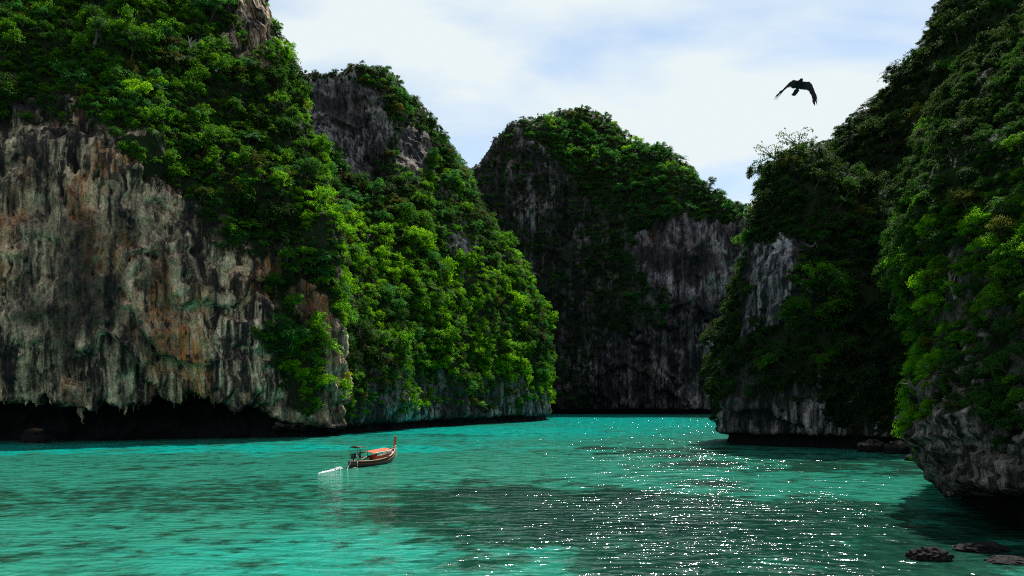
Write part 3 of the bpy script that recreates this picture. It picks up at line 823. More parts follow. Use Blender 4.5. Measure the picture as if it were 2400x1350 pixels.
def scatter(ci, spacing, size, tones, cover=1.0, near=False, cand=60000, zmin=2.0, vmin=0.0):
    """plants rooted on cliff number ci: list of dicts"""
    c = CL[ci]
    V, F, veg, N = c['V'], c['F'], c['veg'], c['N']
    fr = c['front'][F].all(1)
    F = F[fr]
    A = np.linalg.norm(np.cross(V[F[:, 2]] - V[F[:, 0]], V[F[:, 3]] - V[F[:, 1]]), axis=1)
    pick = rng.choice(len(F), cand, p=A / A.sum())
    a, b = rng.random(cand)[:, None], rng.random(cand)[:, None]
    q = F[pick]
    P = (V[q[:, 0]] * (1 - a) + V[q[:, 1]] * a) * (1 - b) + (V[q[:, 3]] * (1 - a) + V[q[:, 2]] * a) * b
    nn = N[q[:, 0]]
    g = veg[q].mean(1); tp = c['vv'][q].mean(1)
    gap = fbm(P / 9.0 + 70, 3)
    ok = (P[:, 2] > zmin) & (rng.random(cand) < g * cover * np.clip(0.62 + 1.7 * gap, 0.06, 1.0))
    P, nn, g, tp = P[ok], nn[ok], g[ok], tp[ok]
    pp = px_of(P)
    vis = (P[:, 1] > 5) & (pp[:, 0] > -350) & (pp[:, 0] < 2750) & (pp[:, 1] > -330)
    P, nn, pp, g, tp = P[vis], nn[vis], pp[vis], g[vis], tp[vis]
    zone = fbm(P / 22.0 + 200, 2) + 0.25 * rng.normal(size=len(P))
    cell = spacing
    grid = {}
    out = []
    s_all = size[0] + (size[1] - size[0]) * rng.random(len(P)) ** 2.4
    s_all = s_all * (0.55 + 0.45 * np.clip(g, 0, 1)) * (1 - 0.55 * smooth(tp, c['M'] - 0.9, c['M'] - 0.1))
    for i in range(len(P)):
        k = tuple((P[i] // cell).astype(int))
        rr = spacing * (0.55 + 0.45 * s_all[i] / size[1])
        bad = False
        for dx in (-1, 0, 1):
            for dy in (-1, 0, 1):
                for dz in (-1, 0, 1):
                    for j in grid.get((k[0] + dx, k[1] + dy, k[2] + dz), ()):
                        if ((P[i] - P[j]) ** 2).sum() < rr * rr: bad = True; break
                    if bad: break
                if bad: break
            if bad: break
        if bad: continue
        grid.setdefault(k, []).append(i)
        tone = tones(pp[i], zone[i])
        v = ('near', 'near2')[rng.integers(2)] if near else int(rng.integers(3))
        h = nn[i][:2]; 
        rz = math.atan2(h[1], h[0]) + rng.normal() * 0.5
        steep = 1 - abs(nn[i][2])
        if steep > 0.75 and rng.random() < 0.13: v = 'vine'
        elif not near and rng.random() < 0.40: v = ('spray', 'spray2')[rng.integers(2)]
        elif near and rng.random() < 0.35: v = 'nearspray'
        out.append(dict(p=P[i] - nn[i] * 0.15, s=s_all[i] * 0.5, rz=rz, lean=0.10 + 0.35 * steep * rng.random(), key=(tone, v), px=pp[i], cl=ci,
                        n=nn[i], zs=0.85 + 0.3 * rng.random()))
    return out

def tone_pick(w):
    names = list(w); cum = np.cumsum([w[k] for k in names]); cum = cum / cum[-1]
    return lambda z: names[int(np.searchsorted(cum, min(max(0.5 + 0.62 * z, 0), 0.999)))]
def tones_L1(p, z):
    return tone_pick(dict(deep=1.1, dark=2.8, mid=3.6, cool=1.6, olive=0.9, bright=2.3 + 6.5 * smooth(p[0], 560, 760)))(z)  # sunlit right edge painted by a larger share of bright leaves
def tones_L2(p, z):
    low = smooth(p[1], 430, 620)  # fresher trees low down; their sunlit look is in the tone too
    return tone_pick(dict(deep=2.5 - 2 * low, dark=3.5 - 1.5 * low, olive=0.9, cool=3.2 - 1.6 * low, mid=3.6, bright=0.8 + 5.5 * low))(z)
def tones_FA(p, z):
    return tone_pick(dict(deep=5 * smooth(p[0], 1480, 1250) + 3 * smooth(p[1], 480, 620), dark=4, olive=0.6, cool=5, mid=1, bright=2 * smooth(p[0], 1260, 1420) * smooth(p[1], 600, 450)))(z)  # shaded left and lower face, lit crest: both painted as leaf tones
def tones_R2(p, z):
    return tone_pick(dict(deep=7, dark=2, olive=2.2 * smooth(p[1], 750, 450), mid=0.4))(z)  # mostly blackish leaves: the headland's shade put into the colour
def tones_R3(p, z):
    return tone_pick(dict(deep=8, dark=2, olive=1))(z)  # ridge slope darkened alike, its shade carried by the leaf tone
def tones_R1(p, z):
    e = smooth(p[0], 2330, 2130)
    return tone_pick(dict(deep=4.5 - 3 * e, dark=4, mid=2.2, olive=0.3, bright=0.1 + 3 * e + 4 * e * smooth(p[1], 500, 640)))(z)  # sunlight on the left edge and shade elsewhere painted through the mix

PL = []
PL += scatter(0, 2.45, (2.6, 8.0), tones_L1, 1.0, cand=80000)
PL += scatter(0, 1.25, (1.1, 2.6), tones_L1, 0.9, cand=60000)
PL += scatter(1, 2.7, (2.9, 8.5), tones_L2, 1.0, cand=80000)
PL += scatter(1, 1.6, (1.5, 3.2), tones_L2, 0.9, cand=60000)
PL += scatter(2, 4.0, (4.2, 9.0), tones_FA, 1.0, cand=70000)
PL += scatter(2, 2.5, (2.2, 4.4), tones_FA, 0.85, cand=60000)
PL += scatter(3, 2.2, (2.4, 6.8), tones_R2, 1.0, cand=50000)
PL += scatter(3, 1.3, (1.2, 2.6), tones_R2, 0.85, cand=34000)
PL += scatter(4, 3.0, (3.2, 7.5), tones_R3, 1.0, cand=40000)
PL += scatter(4, 1.8, (1.7, 3.2), tones_R3, 0.85, cand=26000)
PL += scatter(5, 1.25, (1.4, 3.4), tones_R1, 1.0, near=True, cand=50000)
PL += scatter(5, 0.8, (0.7, 1.5), tones_R1, 0.8, near=True, cand=30000)
print('plants', len(PL))

# which plants the photograph shows largest
eye = Vector((0, 0, EYE))
def seen(d):
    """does the eye reach the crown of plant d past the bare cliffs?"""
    if not (0 <= d['px'][0] <= 2400 and 0 <= d['px'][1] <= 1350): return False
    c = Vector(d['p']) + Vector((math.cos(d['rz']) * 0.42, math.sin(d['rz']) * 0.42, 1.0)) * d['s']
    v = c - eye; L = v.length
    h = BVH.ray_cast(eye, v / L, L - 0.3)
    return h[0] is None
for d in PL: d['size'] = d['s'] / d['p'][1] * FPX

# a coarse depth picture of the crowns tells which plants the photograph really shows
GW, GH = 800, 450
zb = np.full((GH, GW), 1e9); ib = np.full((GH, GW), -1)
for n_, d in enumerate(PL):
    h = np.array((math.cos(d['rz']) * 0.42, math.sin(d['rz']) * 0.42, 0.95)) * d['s'] + d['p']
    q = px_of(h) / 3.0; r_ = d['s'] * 0.72 / h[1] * FPX / 3.0
    d['cx'], d['cen'] = q * 3.0, h
    x0, x1, y0, y1 = int(max(q[0] - r_, 0)), int(min(q[0] + r_ + 1, GW)), int(max(q[1] - r_, 0)), int(min(q[1] + r_ + 1, GH))
    if x0 >= x1 or y0 >= y1: continue
    yy, xx = np.mgrid[y0:y1, x0:x1]
    m = ((xx - q[0]) ** 2 + (yy - q[1]) ** 2 < r_ * r_) & (h[1] < zb[y0:y1, x0:x1])
    zb[y0:y1, x0:x1][m] = h[1]; ib[y0:y1, x0:x1][m] = n_
area = np.bincount(ib[ib >= 0], minlength=len(PL))
for n_, d in enumerate(PL): d['area'] = int(area[n_])
def best(cls, limit):
    c = sorted((d for d in PL if d['cl'] in cls and d['area'] > 12 and 5 < d['cx'][0] < 2395 and 5 < d['cx'][1] < 1345), key=lambda d: -d['area'])
    out = []
    for d in c:
        if seen(d): out.append(d); d['own'] = True
        if len(out) >= limit: break
    return out
OWN_TREES = best((0, 1, 2, 3, 4), 292)
OWN_SHRUBS = best((5,), 160)
#@@TREES@@

def rot_of(d):
    return Euler((d.setdefault('roll', random.gauss(0, 0.22)), d['lean'] + 0.05, d['rz']), 'XYZ')

def forest(name, items, label):
    keys = sorted({d['key'] for d in items}, key=str)
    src = bpy.data.collections.new(name + ' kinds')
    for i, k in enumerate(keys):
        sh = SHAPES[k]
        if 'joined' not in sh:
            bm = bmesh.new()
            bm.from_mesh(sh['crown']); nf = len(bm.faces)
            bm.from_mesh(sh['trunk'])
            bm.faces.ensure_lookup_table()
            for f in bm.faces[nf:]: f.material_index = 1
            me = bpy.data.meshes.new('tree'); bm.to_mesh(me); bm.free()
            me.materials.append(sh['crown'].materials[0]); me.materials.append(M_BARK)
            sh['joined'] = me
        o = bpy.data.objects.new('%s kind %02d' % (name, i), sh['joined'])
        src.objects.link(o)
    me = bpy.data.meshes.new(name)
    me.vertices.add(len(items))
    me.vertices.foreach_set('co', np.array([d['p'] for d in items], np.float32).ravel())
    attr(me, 'rot', [tuple(rot_of(d)) for d in items], 'FLOAT_VECTOR')
    attr(me, 'scl', [(d['s'], d['s'], d['s'] * d['zs']) for d in items], 'FLOAT_VECTOR')
    ix = {k: i for i, k in enumerate(keys)}
    attr(me, 'kind_of', [ix[d['key']] for d in items], 'INT')
    g = bpy.data.node_groups.new(name, 'GeometryNodeTree')
    g.interface.new_socket('Geometry', in_out='INPUT', socket_type='NodeSocketGeometry')
    g.interface.new_socket('Geometry', in_out='OUTPUT', socket_type='NodeSocketGeometry')
    gi = g.nodes.new('NodeGroupInput'); go = g.nodes.new('NodeGroupOutput')
    ci = g.nodes.new('GeometryNodeCollectionInfo')
    ci.inputs['Collection'].default_value = src
    ci.inputs['Separate Children'].default_value = True; ci.inputs['Reset Children'].default_value = True
    ip = g.nodes.new('GeometryNodeInstanceOnPoints'); ip.inputs['Pick Instance'].default_value = True
    def na(nm, ty):
        n = g.nodes.new('GeometryNodeInputNamedAttribute'); n.data_type = ty; n.inputs['Name'].default_value = nm
        return next(s_ for s_ in n.outputs if s_.enabled and s_.name == 'Attribute')
    g.links.new(gi.outputs[0], ip.inputs['Points']); g.links.new(ci.outputs[0], ip.inputs['Instance'])
    g.links.new(na('kind_of', 'INT'), ip.inputs['Instance Index'])
    g.links.new(na('rot', 'FLOAT_VECTOR'), ip.inputs['Rotation'])
    g.links.new(na('scl', 'FLOAT_VECTOR'), ip.inputs['Scale'])
    g.links.new(ip.outputs[0], go.inputs[0])
    o = link(bpy.data.objects.new(name, me))
    md = o.modifiers.new('forest', 'NODES'); md.node_group = g
    tag(o, label, None, None, 'stuff')
    return o
REST = [d for d in PL if not d.get('own')]
FNAME = ['jungle']
forest('jungle', REST, 'dense green jungle of trees and shrubs clothing the limestone cliffs')
# ------------------------------------------------------------------ single trees and shrubs
ANCHORS = {
 0: [(60, 60, 'in the top left corner of the left cliff'), (60, 200, 'above the left end of the rock wall'),
     (220, 50, 'high up the left cliff'), (220, 180, 'above the middle of the streaked rock wall'),
     (370, 50, 'on the top slope left of the grey crag'), (380, 190, 'between the rock wall and the grey crag'),
     (320, 320, 'at the top rim of the streaked rock wall'), (450, 330, 'at the upper right rim of the rock wall'),
     (540, 190, 'below the grey crag of the left cliff'), (640, 130, 'on the skyline beside the grey crag'),
     (570, 320, 'in the middle of the left green slope'), (560, 450, 'over the dark right side of the rock wall'),
     (670, 300, 'on the left cliff\'s upper right shoulder'), (650, 430, 'on the green slope right of the rock wall'),
     (740, 430, 'on the left cliff\'s upper sunlit edge'), (680, 560, 'above the hanging thicket on the left cliff'),
     (770, 570, 'halfway up the left cliff\'s sunlit edge'), (690, 700, 'in the thicket hanging beside the rock wall'),
     (690, 850, 'at the bottom of the thicket near the cave'), (790, 720, 'on the lower right edge of the left cliff'),
     (480, 700, 'growing from the bare rock wall'), (200, 860, 'low on the rock wall above the cave')],
 1: [(655, 150, 'in the skyline dip behind the left cliff'), (760, 170, 'on the crest above the violet rock wall'),
     (900, 175, 'on the summit of the second cliff'), (960, 250, 'just right of the second cliff summit'),
     (830, 450, 'at the foot of the violet rock wall'), (950, 420, 'right of the violet rock wall'),
     (1050, 380, 'on the steep skyline of the second cliff'), (1110, 520, 'halfway down the second cliff\'s skyline'),
     (1210, 650, 'low on the skyline of the second cliff'), (870, 560, 'on the second cliff below the violet wall'),
     (990, 560, 'in the second cliff\'s upper middle'), (860, 700, 'beside the left cliff edge, mid height'),
     (960, 690, 'in the middle of the second cliff'), (1080, 650, 'on the second cliff\'s upper right slope'),
     (870, 850, 'near the water beside the left cliff'), (960, 830, 'low on the second cliff, left half'),
     (1060, 780, 'on the lower middle of the second cliff'), (1170, 760, 'on the second cliff\'s lower right slope'),
     (1060, 900, 'near the water in the second cliff\'s middle'), (1170, 900, 'near the water, second cliff\'s right part'),
     (1270, 830, 'on the right end of the second cliff'), (1270, 930, 'at the water on the second cliff tip')],
 2: [(1180, 330, 'on the left shoulder of the far cliff'), (1230, 480, 'on the dark left face of the far cliff'),
     (1250, 680, 'low on the far cliff\'s dark face'), (1340, 290, 'on the summit of the far cliff'),
     (1400, 400, 'on the green slope below the far summit'), (1500, 370, 'on the right crest of the far cliff'),
     (1520, 460, 'above the far cliff rock face'), (1640, 470, 'on the right end of the far crest'),
     (1450, 580, 'in the green gully of the far cliff'), (1540, 740, 'on a ledge low on the far cliff'),
     (1720, 510, 'at the far right end of the far crest')],
 3: [(1840, 390, 'on the top of the right headland'), (1760, 480, 'on the left skyline of the right headland'),
     (1850, 500, 'above the pale rock face of the headland'), (1960, 450, 'on the shoulder behind the headland'),
     (1950, 580, 'right of the pale headland rock face'), (2040, 650, 'in the dark hollow beside the near cliff'),
     (1720, 800, 'below left of the pale headland rock'), (1820, 820, 'below the pale headland rock face'),
     (1700, 900, 'on the headland tip above the water'), (1930, 760, 'on the dark lower headland'),
     (1930, 900, 'just above the headland foot'), (2060, 850, 'in the dark corner near the boulders'), (2060, 980, 'near the waterline by the boulders')],
 4: [(1970, 330, 'at the left end of the right ridge'), (2060, 230, 'on the skyline of the high right ridge'),
     (2140, 140, 'on the upper skyline of the right ridge'), (2220, 40, 'at the top of the right ridge'),
     (2060, 380, 'on the dark slope under the right ridge'), (2180, 300, 'on the ridge slope behind the near cliff'), (2150, 420, 'just behind the near right cliff')],
 5: [(2370, 80, 'at the near cliff\'s top right corner'), (2290, 200, 'on the near cliff\'s top left edge'), (2330, 120, 'on the near cliff\'s edge close to the ridge'), (2240, 290, 'on the near cliff\'s edge below its top'),
     (2380, 250, 'high on the near cliff, right edge'), (2220, 370, 'on the near cliff\'s upper left edge'),
     (2320, 400, 'in the near cliff\'s upper middle'), (2140, 500, 'on the near cliff\'s bulging left edge'),
     (2240, 520, 'in the middle of the near cliff'), (2370, 560, 'beside the grey rock patch, right edge'),
     (2120, 640, 'halfway up the near cliff\'s left edge'), (2220, 660, 'left of the grey rock patch'),
     (2120, 780, 'on the near cliff\'s lower left edge'), (2210, 800, 'above the folded dripstone, left part'),
     (2340, 760, 'above the folded dripstone, right part'), (2130, 900, 'over the water beside the dripstone'),
     (2250, 900, 'at the top of the folded dripstone'), (2370, 880, 'on the dripstone by the right frame edge')],
}
TONE_WORD = {'dark': 'dark green', 'mid': 'mid green', 'bright': 'bright green', 'olive': 'olive brown', 'deep': 'blackish green', 'cool': 'cool green', 'yellow': 'yellow green'}
def label_plants(items, noun, group):
    sets = {}
    mid = np.median([d['area'] for d in items])
    for d in items:
        a = min(ANCHORS[d['cl']], key=lambda q: (q[0] - d['cx'][0]) ** 2 + (q[1] - d['cx'][1]) ** 2)
        sets.setdefault((d['key'][0], d['area'] >= mid, a[2]), []).append(d)
    for (tone, big, where), ds in sets.items():
        b = '%s %s %s %s' % ('large' if big else 'small', TONE_WORD[tone], noun, where)
        if len(ds) == 1: ds[0]['label'] = b
        elif len(ds) == 2:
            dx = abs(ds[0]['cx'][0] - ds[1]['cx'][0]); dy = abs(ds[0]['cx'][1] - ds[1]['cx'][1])
            ds.sort(key=lambda d: d['cx'][0] if dx > dy else d['cx'][1])
            w = ('left one', 'right one') if dx > dy else ('upper one', 'lower one')
            for d, t in zip(ds, w): d['label'] = b + ', ' + t
        elif len(ds) == 3:
            ds.sort(key=lambda d: d['cx'][0])
            for d, t in zip(ds, ('leftmost', 'middle one', 'rightmost')): d['label'] = b + ', ' + t
        else:
            ds.sort(key=lambda d: d['cx'][0])
            od = ('leftmost', 'second from left', 'third from left', 'fourth from left', 'fifth from left', 'sixth from left', 'seventh from left', 'eighth from left', 'ninth from left', 'tenth from left', 'eleventh from left', 'twelfth from left')
            for i_, d in enumerate(ds): d['label'] = b + ', ' + ('rightmost' if i_ == len(ds) - 1 else od[min(i_, 11)])
    for d in items: d['group'] = group; d['noun'] = noun
GROUPS = ['trees on the left cliff', 'trees on the second cliff', 'trees on the far cliff', 'trees on the right headland', 'trees on the right ridge']
for ci_ in range(5): 
    it = [d for d in OWN_TREES if d['cl'] == ci_]
    if it: label_plants(it, 'tree', GROUPS[ci_])
label_plants(OWN_SHRUBS, 'shrub', 'shrubs on the near right cliff')
def plant(name, key, loc, s_, rot, zs, label, group):
    r_ = empty(name, loc)
    r_.rotation_euler = rot; r_.scale = (s_, s_, s_ * zs)
    tag(r_, label, name, group)
    t = link(bpy.data.objects.new('trunk', SHAPES[key]['trunk']), r_)
    c = link(bpy.data.objects.new('crown', SHAPES[key]['crown']), r_)
    return r_
for d in OWN_TREES + OWN_SHRUBS:
    plant(d['noun'], d['key'], d['p'], d['s'], rot_of(d), d['zs'], d['label'], d['group'])

def hit(px, py):
    """the rock that the photograph shows at a pixel"""
    v = Vector(at(px, py, 100.0)) - eye
    h = BVH.ray_cast(eye, v.normalized())
    return (np.array(h[0]), np.array(h[1])) if h[0] is not None else (None, None)
def special(px, py, key, size, name, label, group=None, push=0.0, rz=None, lean=0.35):
    p, n = hit(px, py)
    if p is None: return None
    to = np.array(eye) - p; to /= np.linalg.norm(to)
    if np.dot(n, to) < 0: n = -n
    return plant(name, key, p + to * push, size, Euler((0, lean, math.atan2(n[1], n[0]) if rz is None else rz)), 1.0, label, group)
special(806, 905, ('yellow', 'near'), 1.9, 'shrub', 'yellow green shrub hanging at the foot of the left cliff beside the water', push=0.6)
special(812, 955, ('bright', 'near'), 1.7, 'shrub', 'fresh green shrub below the yellow one at the left cliff corner', push=0.6)
special(1742, 545, ('yellow', 'near'), 1.3, 'shrub', 'yellow green shrub on the headland edge beside the far rock face', push=0.6)
special(2098, 690, ('yellow', 'near'), 0.75, 'shrub', 'small yellow leaved shrub on the left edge of the near cliff', push=0.5)

# an airy tree with sky showing through, on top of the headland
airy_c, acen, ac, acr = crown_mesh('crown', 501, LEAF['dark'], clumps=26, leaves=15, leaf=0.06, wide=1.35, tall=0.9)
airy_t = trunk_mesh('trunk', 501, acen, ac, limbs=22)
SHAPES['airy'] = dict(crown=airy_c, trunk=airy_t, tone='dark')
for px_, py_, sz, lb in ((1822, 398, 3.4, 'thin airy tree with sky between its leaves on the headland skyline, left'),
                         (1878, 372, 3.6, 'thin airy tree with sky between its leaves crowning the headland top')):
    P0 = at(px_, py_, 178.0 if px_ > 1850 else 176.0)
    v = Vector(P0) - eye
    h = BVH.ray_cast(eye, v.normalized())
    if h[0] is None or h[0][1] > 200:
        for dy in range(0, 60, 3):
            v = Vector(at(px_, py_ + dy, 178.0)) - eye
            h = BVH.ray_cast(eye, v.normalized())
            if h[0] is not None and h[0][1] < 200: break
    if h[0] is not None:
        plant('tree', 'airy', h[0], sz, Euler((0, -0.1, R(200))), 1.0, lb, 'airy trees on the headland')

def dead_tree(px, py, h, rz, seed, label, lean=0.5):
    p, n = hit(px, py)
    if p is None: return
    to = np.array(eye) - p; to /= np.linalg.norm(to)
    r_ = random.Random(seed)
    V_, E_, R_ = [Vector((0, 0, -0.2)), Vector((0.1, 0, 0.35)), Vector((0.05, .05, 0.65)), Vector((0.16, 0, 1.0))], [(0, 1), (1, 2), (2, 3)], [.05, .042, .032, .012]
    for i in range(7):
        a, t = r_.uniform(0, 6.28), r_.uniform(0.3, 0.9)
        b0 = V_[1].lerp(V_[3], t); k0 = 1 + (t > .5)
        L_ = 0.45 * (1.15 - t)
        i0 = len(V_)
        V_ += [b0 + Vector((math.cos(a) * L_ * .6, math.sin(a) * L_ * .6, L_ * .3)), b0 + Vector((math.cos(a) * L_, math.sin(a) * L_, L_ * .75))]
        E_ += [(k0, i0), (i0, i0 + 1)]; R_ += [.018, .007]
    o = empty('dead_tree', p + to * 0.4); o.rotation_euler = (0, lean, rz); o.scale = (h, h, h)
    tag(o, label, 'dead tree', 'bare dead trees')
    skinned_branches(V_, E_, R_, o)
def skinned_branches(V_, E_, R_, parent):
    me = bpy.data.meshes.new('branches'); me.from_pydata([tuple(v) for v in V_], E_, [])
    o = bpy.data.objects.new('branches', me); COL.objects.link(o)
    o.modifiers.new('skin', 'SKIN')
    for i, q in enumerate(R_): me.skin_vertices[0].data[i].radius = (q, q)
    me.skin_vertices[0].data[0].use_root = True
    m2 = bpy.data.meshes.new_from_object(o.evaluated_get(bpy.context.evaluated_depsgraph_get()))
    COL.objects.unlink(o); bpy.data.objects.remove(o)
    m2.name = 'branches'; m2.materials.clear(); m2.materials.append(M_DEADWOOD)
    link(bpy.data.objects.new('branches', m2), parent)
dead_tree(2152, 915, 1.5, R(200), 1, 'bleached bare branches sticking out of the near cliff above the water', 0.9)
dead_tree(2238, 690, 2.0, R(90), 2, 'thin bare forked branch beside the grey rock patch of the near cliff', 0.3)
dead_tree(219, 100, 6.5, R(30), 3, 'pale bare trunk high on the left cliff', 0.1)
dead_tree(441, 150, 7.5, R(80), 4, 'pale bare trunk below and left of the grey crag', 0.05)

# ------------------------------------------------------------------ dripstone and loose rocks
def rock_mesh(name, seed, sx, sy, sz, mat, rough=0.35, sub=4, freq=1.2):
    bm = bmesh.new()
    bmesh.ops.create_icosphere(bm, subdivisions=sub, radius=1.0)
    V = np.array([v.co for v in bm.verts])
    S = V * np.array((sx, sy, sz))
    k = seed * 13.7
    d = fbm(S * freq / max(sx, sz) + k, 4, 0.6) * rough + ridged(S * 2.6 * freq / max(sx, sz) + k, 4) * rough * 0.6 + fbm(S * 9 / max(sx, sz) + k, 3) * rough * 0.4
    flat = 1 + d[:, None]
    S = S * flat
    for v, c in zip(bm.verts, S): v.co = c
    for f in bm.faces: f.smooth = False
    me = bpy.data.meshes.new(name); bm.to_mesh(me); bm.free()
    me.materials.append(mat)
    return me
ROCK_WET = rock_mat('wet_shore_rock', (0.022, 0.020, 0.019), (0.009, 0.008, 0.008), (0.008, 0.007, 0.007), (0.10, 0.05, 0.03), 0.7, 0.45, streak=1.3, vscale=0.5, wet_h=0.35)
def wat(px, py):
    Y = EYE * FPX / (py - HOR); return (px - 1200) / FPX * Y, Y
for px_, py_, sx, sy, sz, sd, nm, lb in (
    (2185, 1314, 1.0, 0.6, 0.5, 1, 'rock', 'jagged dark reef rock standing in shallow water below the near cliff'),
    (2315, 1294, 1.3, 0.8, 0.38, 2, 'rock', 'low dark rock in the shadow under the near cliff by the frame edge'),
    (2400, 1322, 1.3, 0.8, 0.2, 3, 'rock', 'flat wet rock shelf at the right frame edge'),
    (2050, 1060, 2.3, 1.6, 1.75, 4, 'boulder', 'rounded grey boulder at the waterline in the dark corner'),
    (2108, 1064, 1.9, 1.4, 1.75, 5, 'boulder', 'dark boulder between the grey boulder and the near cliff'),
    (2150, 1080, 1.3, 1.0, 0.8, 6, 'boulder', 'small low boulder at the left foot of the near cliff'),
    (76, 1038, 2.6, 1.5, 2.6, 7, 'boulder', 'pale humped boulder inside the dark cave at the left')):
    x, y = wat(px_, py_)
    o = link(bpy.data.objects.new(nm, rock_mesh(nm, sd, sx, sy, sz, ROCK_WET if nm == 'rock' else LIME_NEAR if px_ > 1000 else LIME, 0.5 if nm == 'rock' else 0.28)))
    o.location = (x, y + sy * 0.6, sz * 0.12)
    tag(o, lb, nm, 'shore rocks')

def spike_mesh(name, seed, L, r0, mat, up=False):
    rs = np.random.default_rng(seed)
    n, m = 9, 9
    t = np.linspace(0, 1, n)
    prof = r0 * ((1 - t) ** 0.8 * (1 + 0.25 * rs.normal(size=n) * (t > 0)) + 0.04)
    th = np.linspace(0, 2 * math.pi, m, endpoint=False)
    bend = np.cumsum(rs.normal(size=(n, 2)) * 0.05 * L, 0)
    z = (1 if up else -1) * t * L
    V = np.stack((bend[:, :1] + prof[:, None] * np.cos(th) * 1.3, bend[:, 1:] + prof[:, None] * np.sin(th), np.repeat(z[:, None], m, 1)), -1)
    V[:, :, :2] *= 1 + 0.18 * rs.normal(size=(n, m, 1))
    idx = np.arange(n * m).reshape(n, m)
    F = np.stack((idx[:-1], np.roll(idx[:-1], -1, 1), np.roll(idx[1:], -1, 1), idx[1:]), -1).reshape(-1, 4)
    return np_mesh(name, V.reshape(-1, 3), F, [mat])
CLIFF_O = bpy.data.objects['cliff']
def lip_at(px):
    prev = None
    for py in range(900, 1032, 3):
        p, n = hit(px, py)
        if p is None: continue
        if prev is not None and p[1] - prev[1] > 1.4: return prev
        prev = p
    return None
rs_ = np.random.default_rng(21)
for i, px_ in enumerate(list(rs_.uniform(5, 640, 34)) + [186, 186, 84]):
    p = lip_at(px_)
    if p is None: continue
    big = i >= 34
    L = rs_.uniform(0.9, 2.4) if not big else (4.6, 3.2, 2.2)[i - 34]
    o = link(bpy.data.objects.new('stalactite', spike_mesh('stalactite', 40 + i, L, L * rs_.uniform(0.10, 0.2), LIME)), CLIFF_O)
    o.location = p + np.array((rs_.normal() * 0.3, rs_.uniform(0.2, 1.0), 0.9))
for i, (px_, py_, up, L, r_) in enumerate(((668, 998, True, 5.0, 0.7), (680, 1000, True, 3.8, 0.8), (656, 1000, True, 2.6, 1.0), (694, 1003, True, 3.2, 1.0), (708, 1004, True, 2.8, 0.9), (765, 998, True, 2.4, 1.4), (775, 996, True, 1.8, 1.2), (650, 1004, True, 1.4, 1.2))):
    p, n = hit(px_, py_)
    if p is None: continue
    o = link(bpy.data.objects.new('stalagmite', spike_mesh('stalagmite', 140 + i, L, r_, LIME, True)), CLIFF_O)
    o.location = p + np.array((0, -0.7, -0.4))

# ------------------------------------------------------------------ boat
def mat_of(me, m): me.materials.append(m); return me
class MB:
    """collects solids and links them as one mesh object"""
    def __init__(s): s.bm = bmesh.new()
    def box(s, c, d, rot=None, bev=0.0):
        r = bmesh.ops.create_cube(s.bm, size=1.0)
        vs = r['verts']
        M = Matrix.Translation(c) @ ((rot.to_matrix().to_4x4()) if rot else Matrix()) @ Matrix.Diagonal((*d, 1))
        bmesh.ops.transform(s.bm, matrix=M, verts=vs)
        if bev:
            es = list({e for v in vs for e in v.link_edges})
            bmesh.ops.bevel(s.bm, geom=es, offset=bev, segments=2, affect='EDGES', profile=0.5)
        return s
    def tube(s, pts, rad, sides=8, cap=True):
        pts = [Vector(p) for p in pts]
        rad = rad if hasattr(rad, '__len__') else [rad] * len(pts)
        rings = []
        for i, p in enumerate(pts):
            t = (pts[min(i + 1, len(pts) - 1)] - pts[max(i - 1, 0)]).normalized()
            a = t.cross(Vector((0.13, 0.21, 1)) if abs(t.z) < 0.9 else Vector((1, 0.1, 0))).normalized(); b = t.cross(a)
            rings.append([s.bm.verts.new(p + rad[i] * (math.cos(2 * math.pi * j / sides) * a + math.sin(2 * math.pi * j / sides) * b)) for j in range(sides)])
        for q, w in zip(rings, rings[1:]):
            for j in range(sides): s.bm.faces.new((q[j], q[(j + 1) % sides], w[(j + 1) % sides], w[j]))
        if cap: s.bm.faces.new(rings[0]); s.bm.faces.new(rings[-1])
        return s
    def loft(s, rows, close=False):
        g = [[s.bm.verts.new(p) for p in r] for r in rows]
        for q, w in zip(g, g[1:]):
            n = len(q)
            for j in range(n if close else n - 1): s.bm.faces.new((q[j], q[(j + 1) % n], w[(j + 1) % n], w[j]))
        return g
    def build(s, name, mat, parent=None, smooth=True, thick=0.0):
        bmesh.ops.recalc_face_normals(s.bm, faces=s.bm.faces)
        if thick: bmesh.ops.solidify(s.bm, geom=s.bm.faces[:], thickness=thick)
        for f in s.bm.faces: f.smooth = smooth
        me = bpy.data.meshes.new(name); s.bm.to_mesh(me); s.bm.free(); me.materials.append(mat)
        return link(bpy.data.objects.new(name, me), parent)
W_DARK = plain_mat('dark_tarred_planks', (0.040, 0.026, 0.018), 0.55, 0.3, 0.5, 2.0, mul=(0.3, 4, 6))
W_CREAM = plain_mat('cream_painted_wood', (0.26, 0.18, 0.11), 0.6, 0.3, 0.3, 3)
W_RED = plain_mat('red_brown_prow', (0.30, 0.050, 0.018), 0.55, 0.3, 0.3, 3)
W_ORANGE = plain_mat('orange_red_boards', (0.55, 0.050, 0.020), 0.55, 0.3, 0.25, 3)
CANVAS = plain_mat('faded_salmon_canvas', (0.46, 0.095, 0.050), 0.85, 0.1, 0.22, 1.6)
CANVAS_D = plain_mat('dark_red_canvas', (0.17, 0.035, 0.022), 0.85, 0.1, 0.3, 2)
METAL = plain_mat('black_engine_metal', (0.018, 0.018, 0.02), 0.45, 0.5, 0.4, 6, 0.4)
STEEL = plain_mat('worn_steel', (0.36, 0.32, 0.27), 0.45, 0.5, 0.3, 5, 0.6)
ROPE = plain_mat('pale_rope', (0.55, 0.50, 0.42), 0.9, 0.1, 0.3, 12)
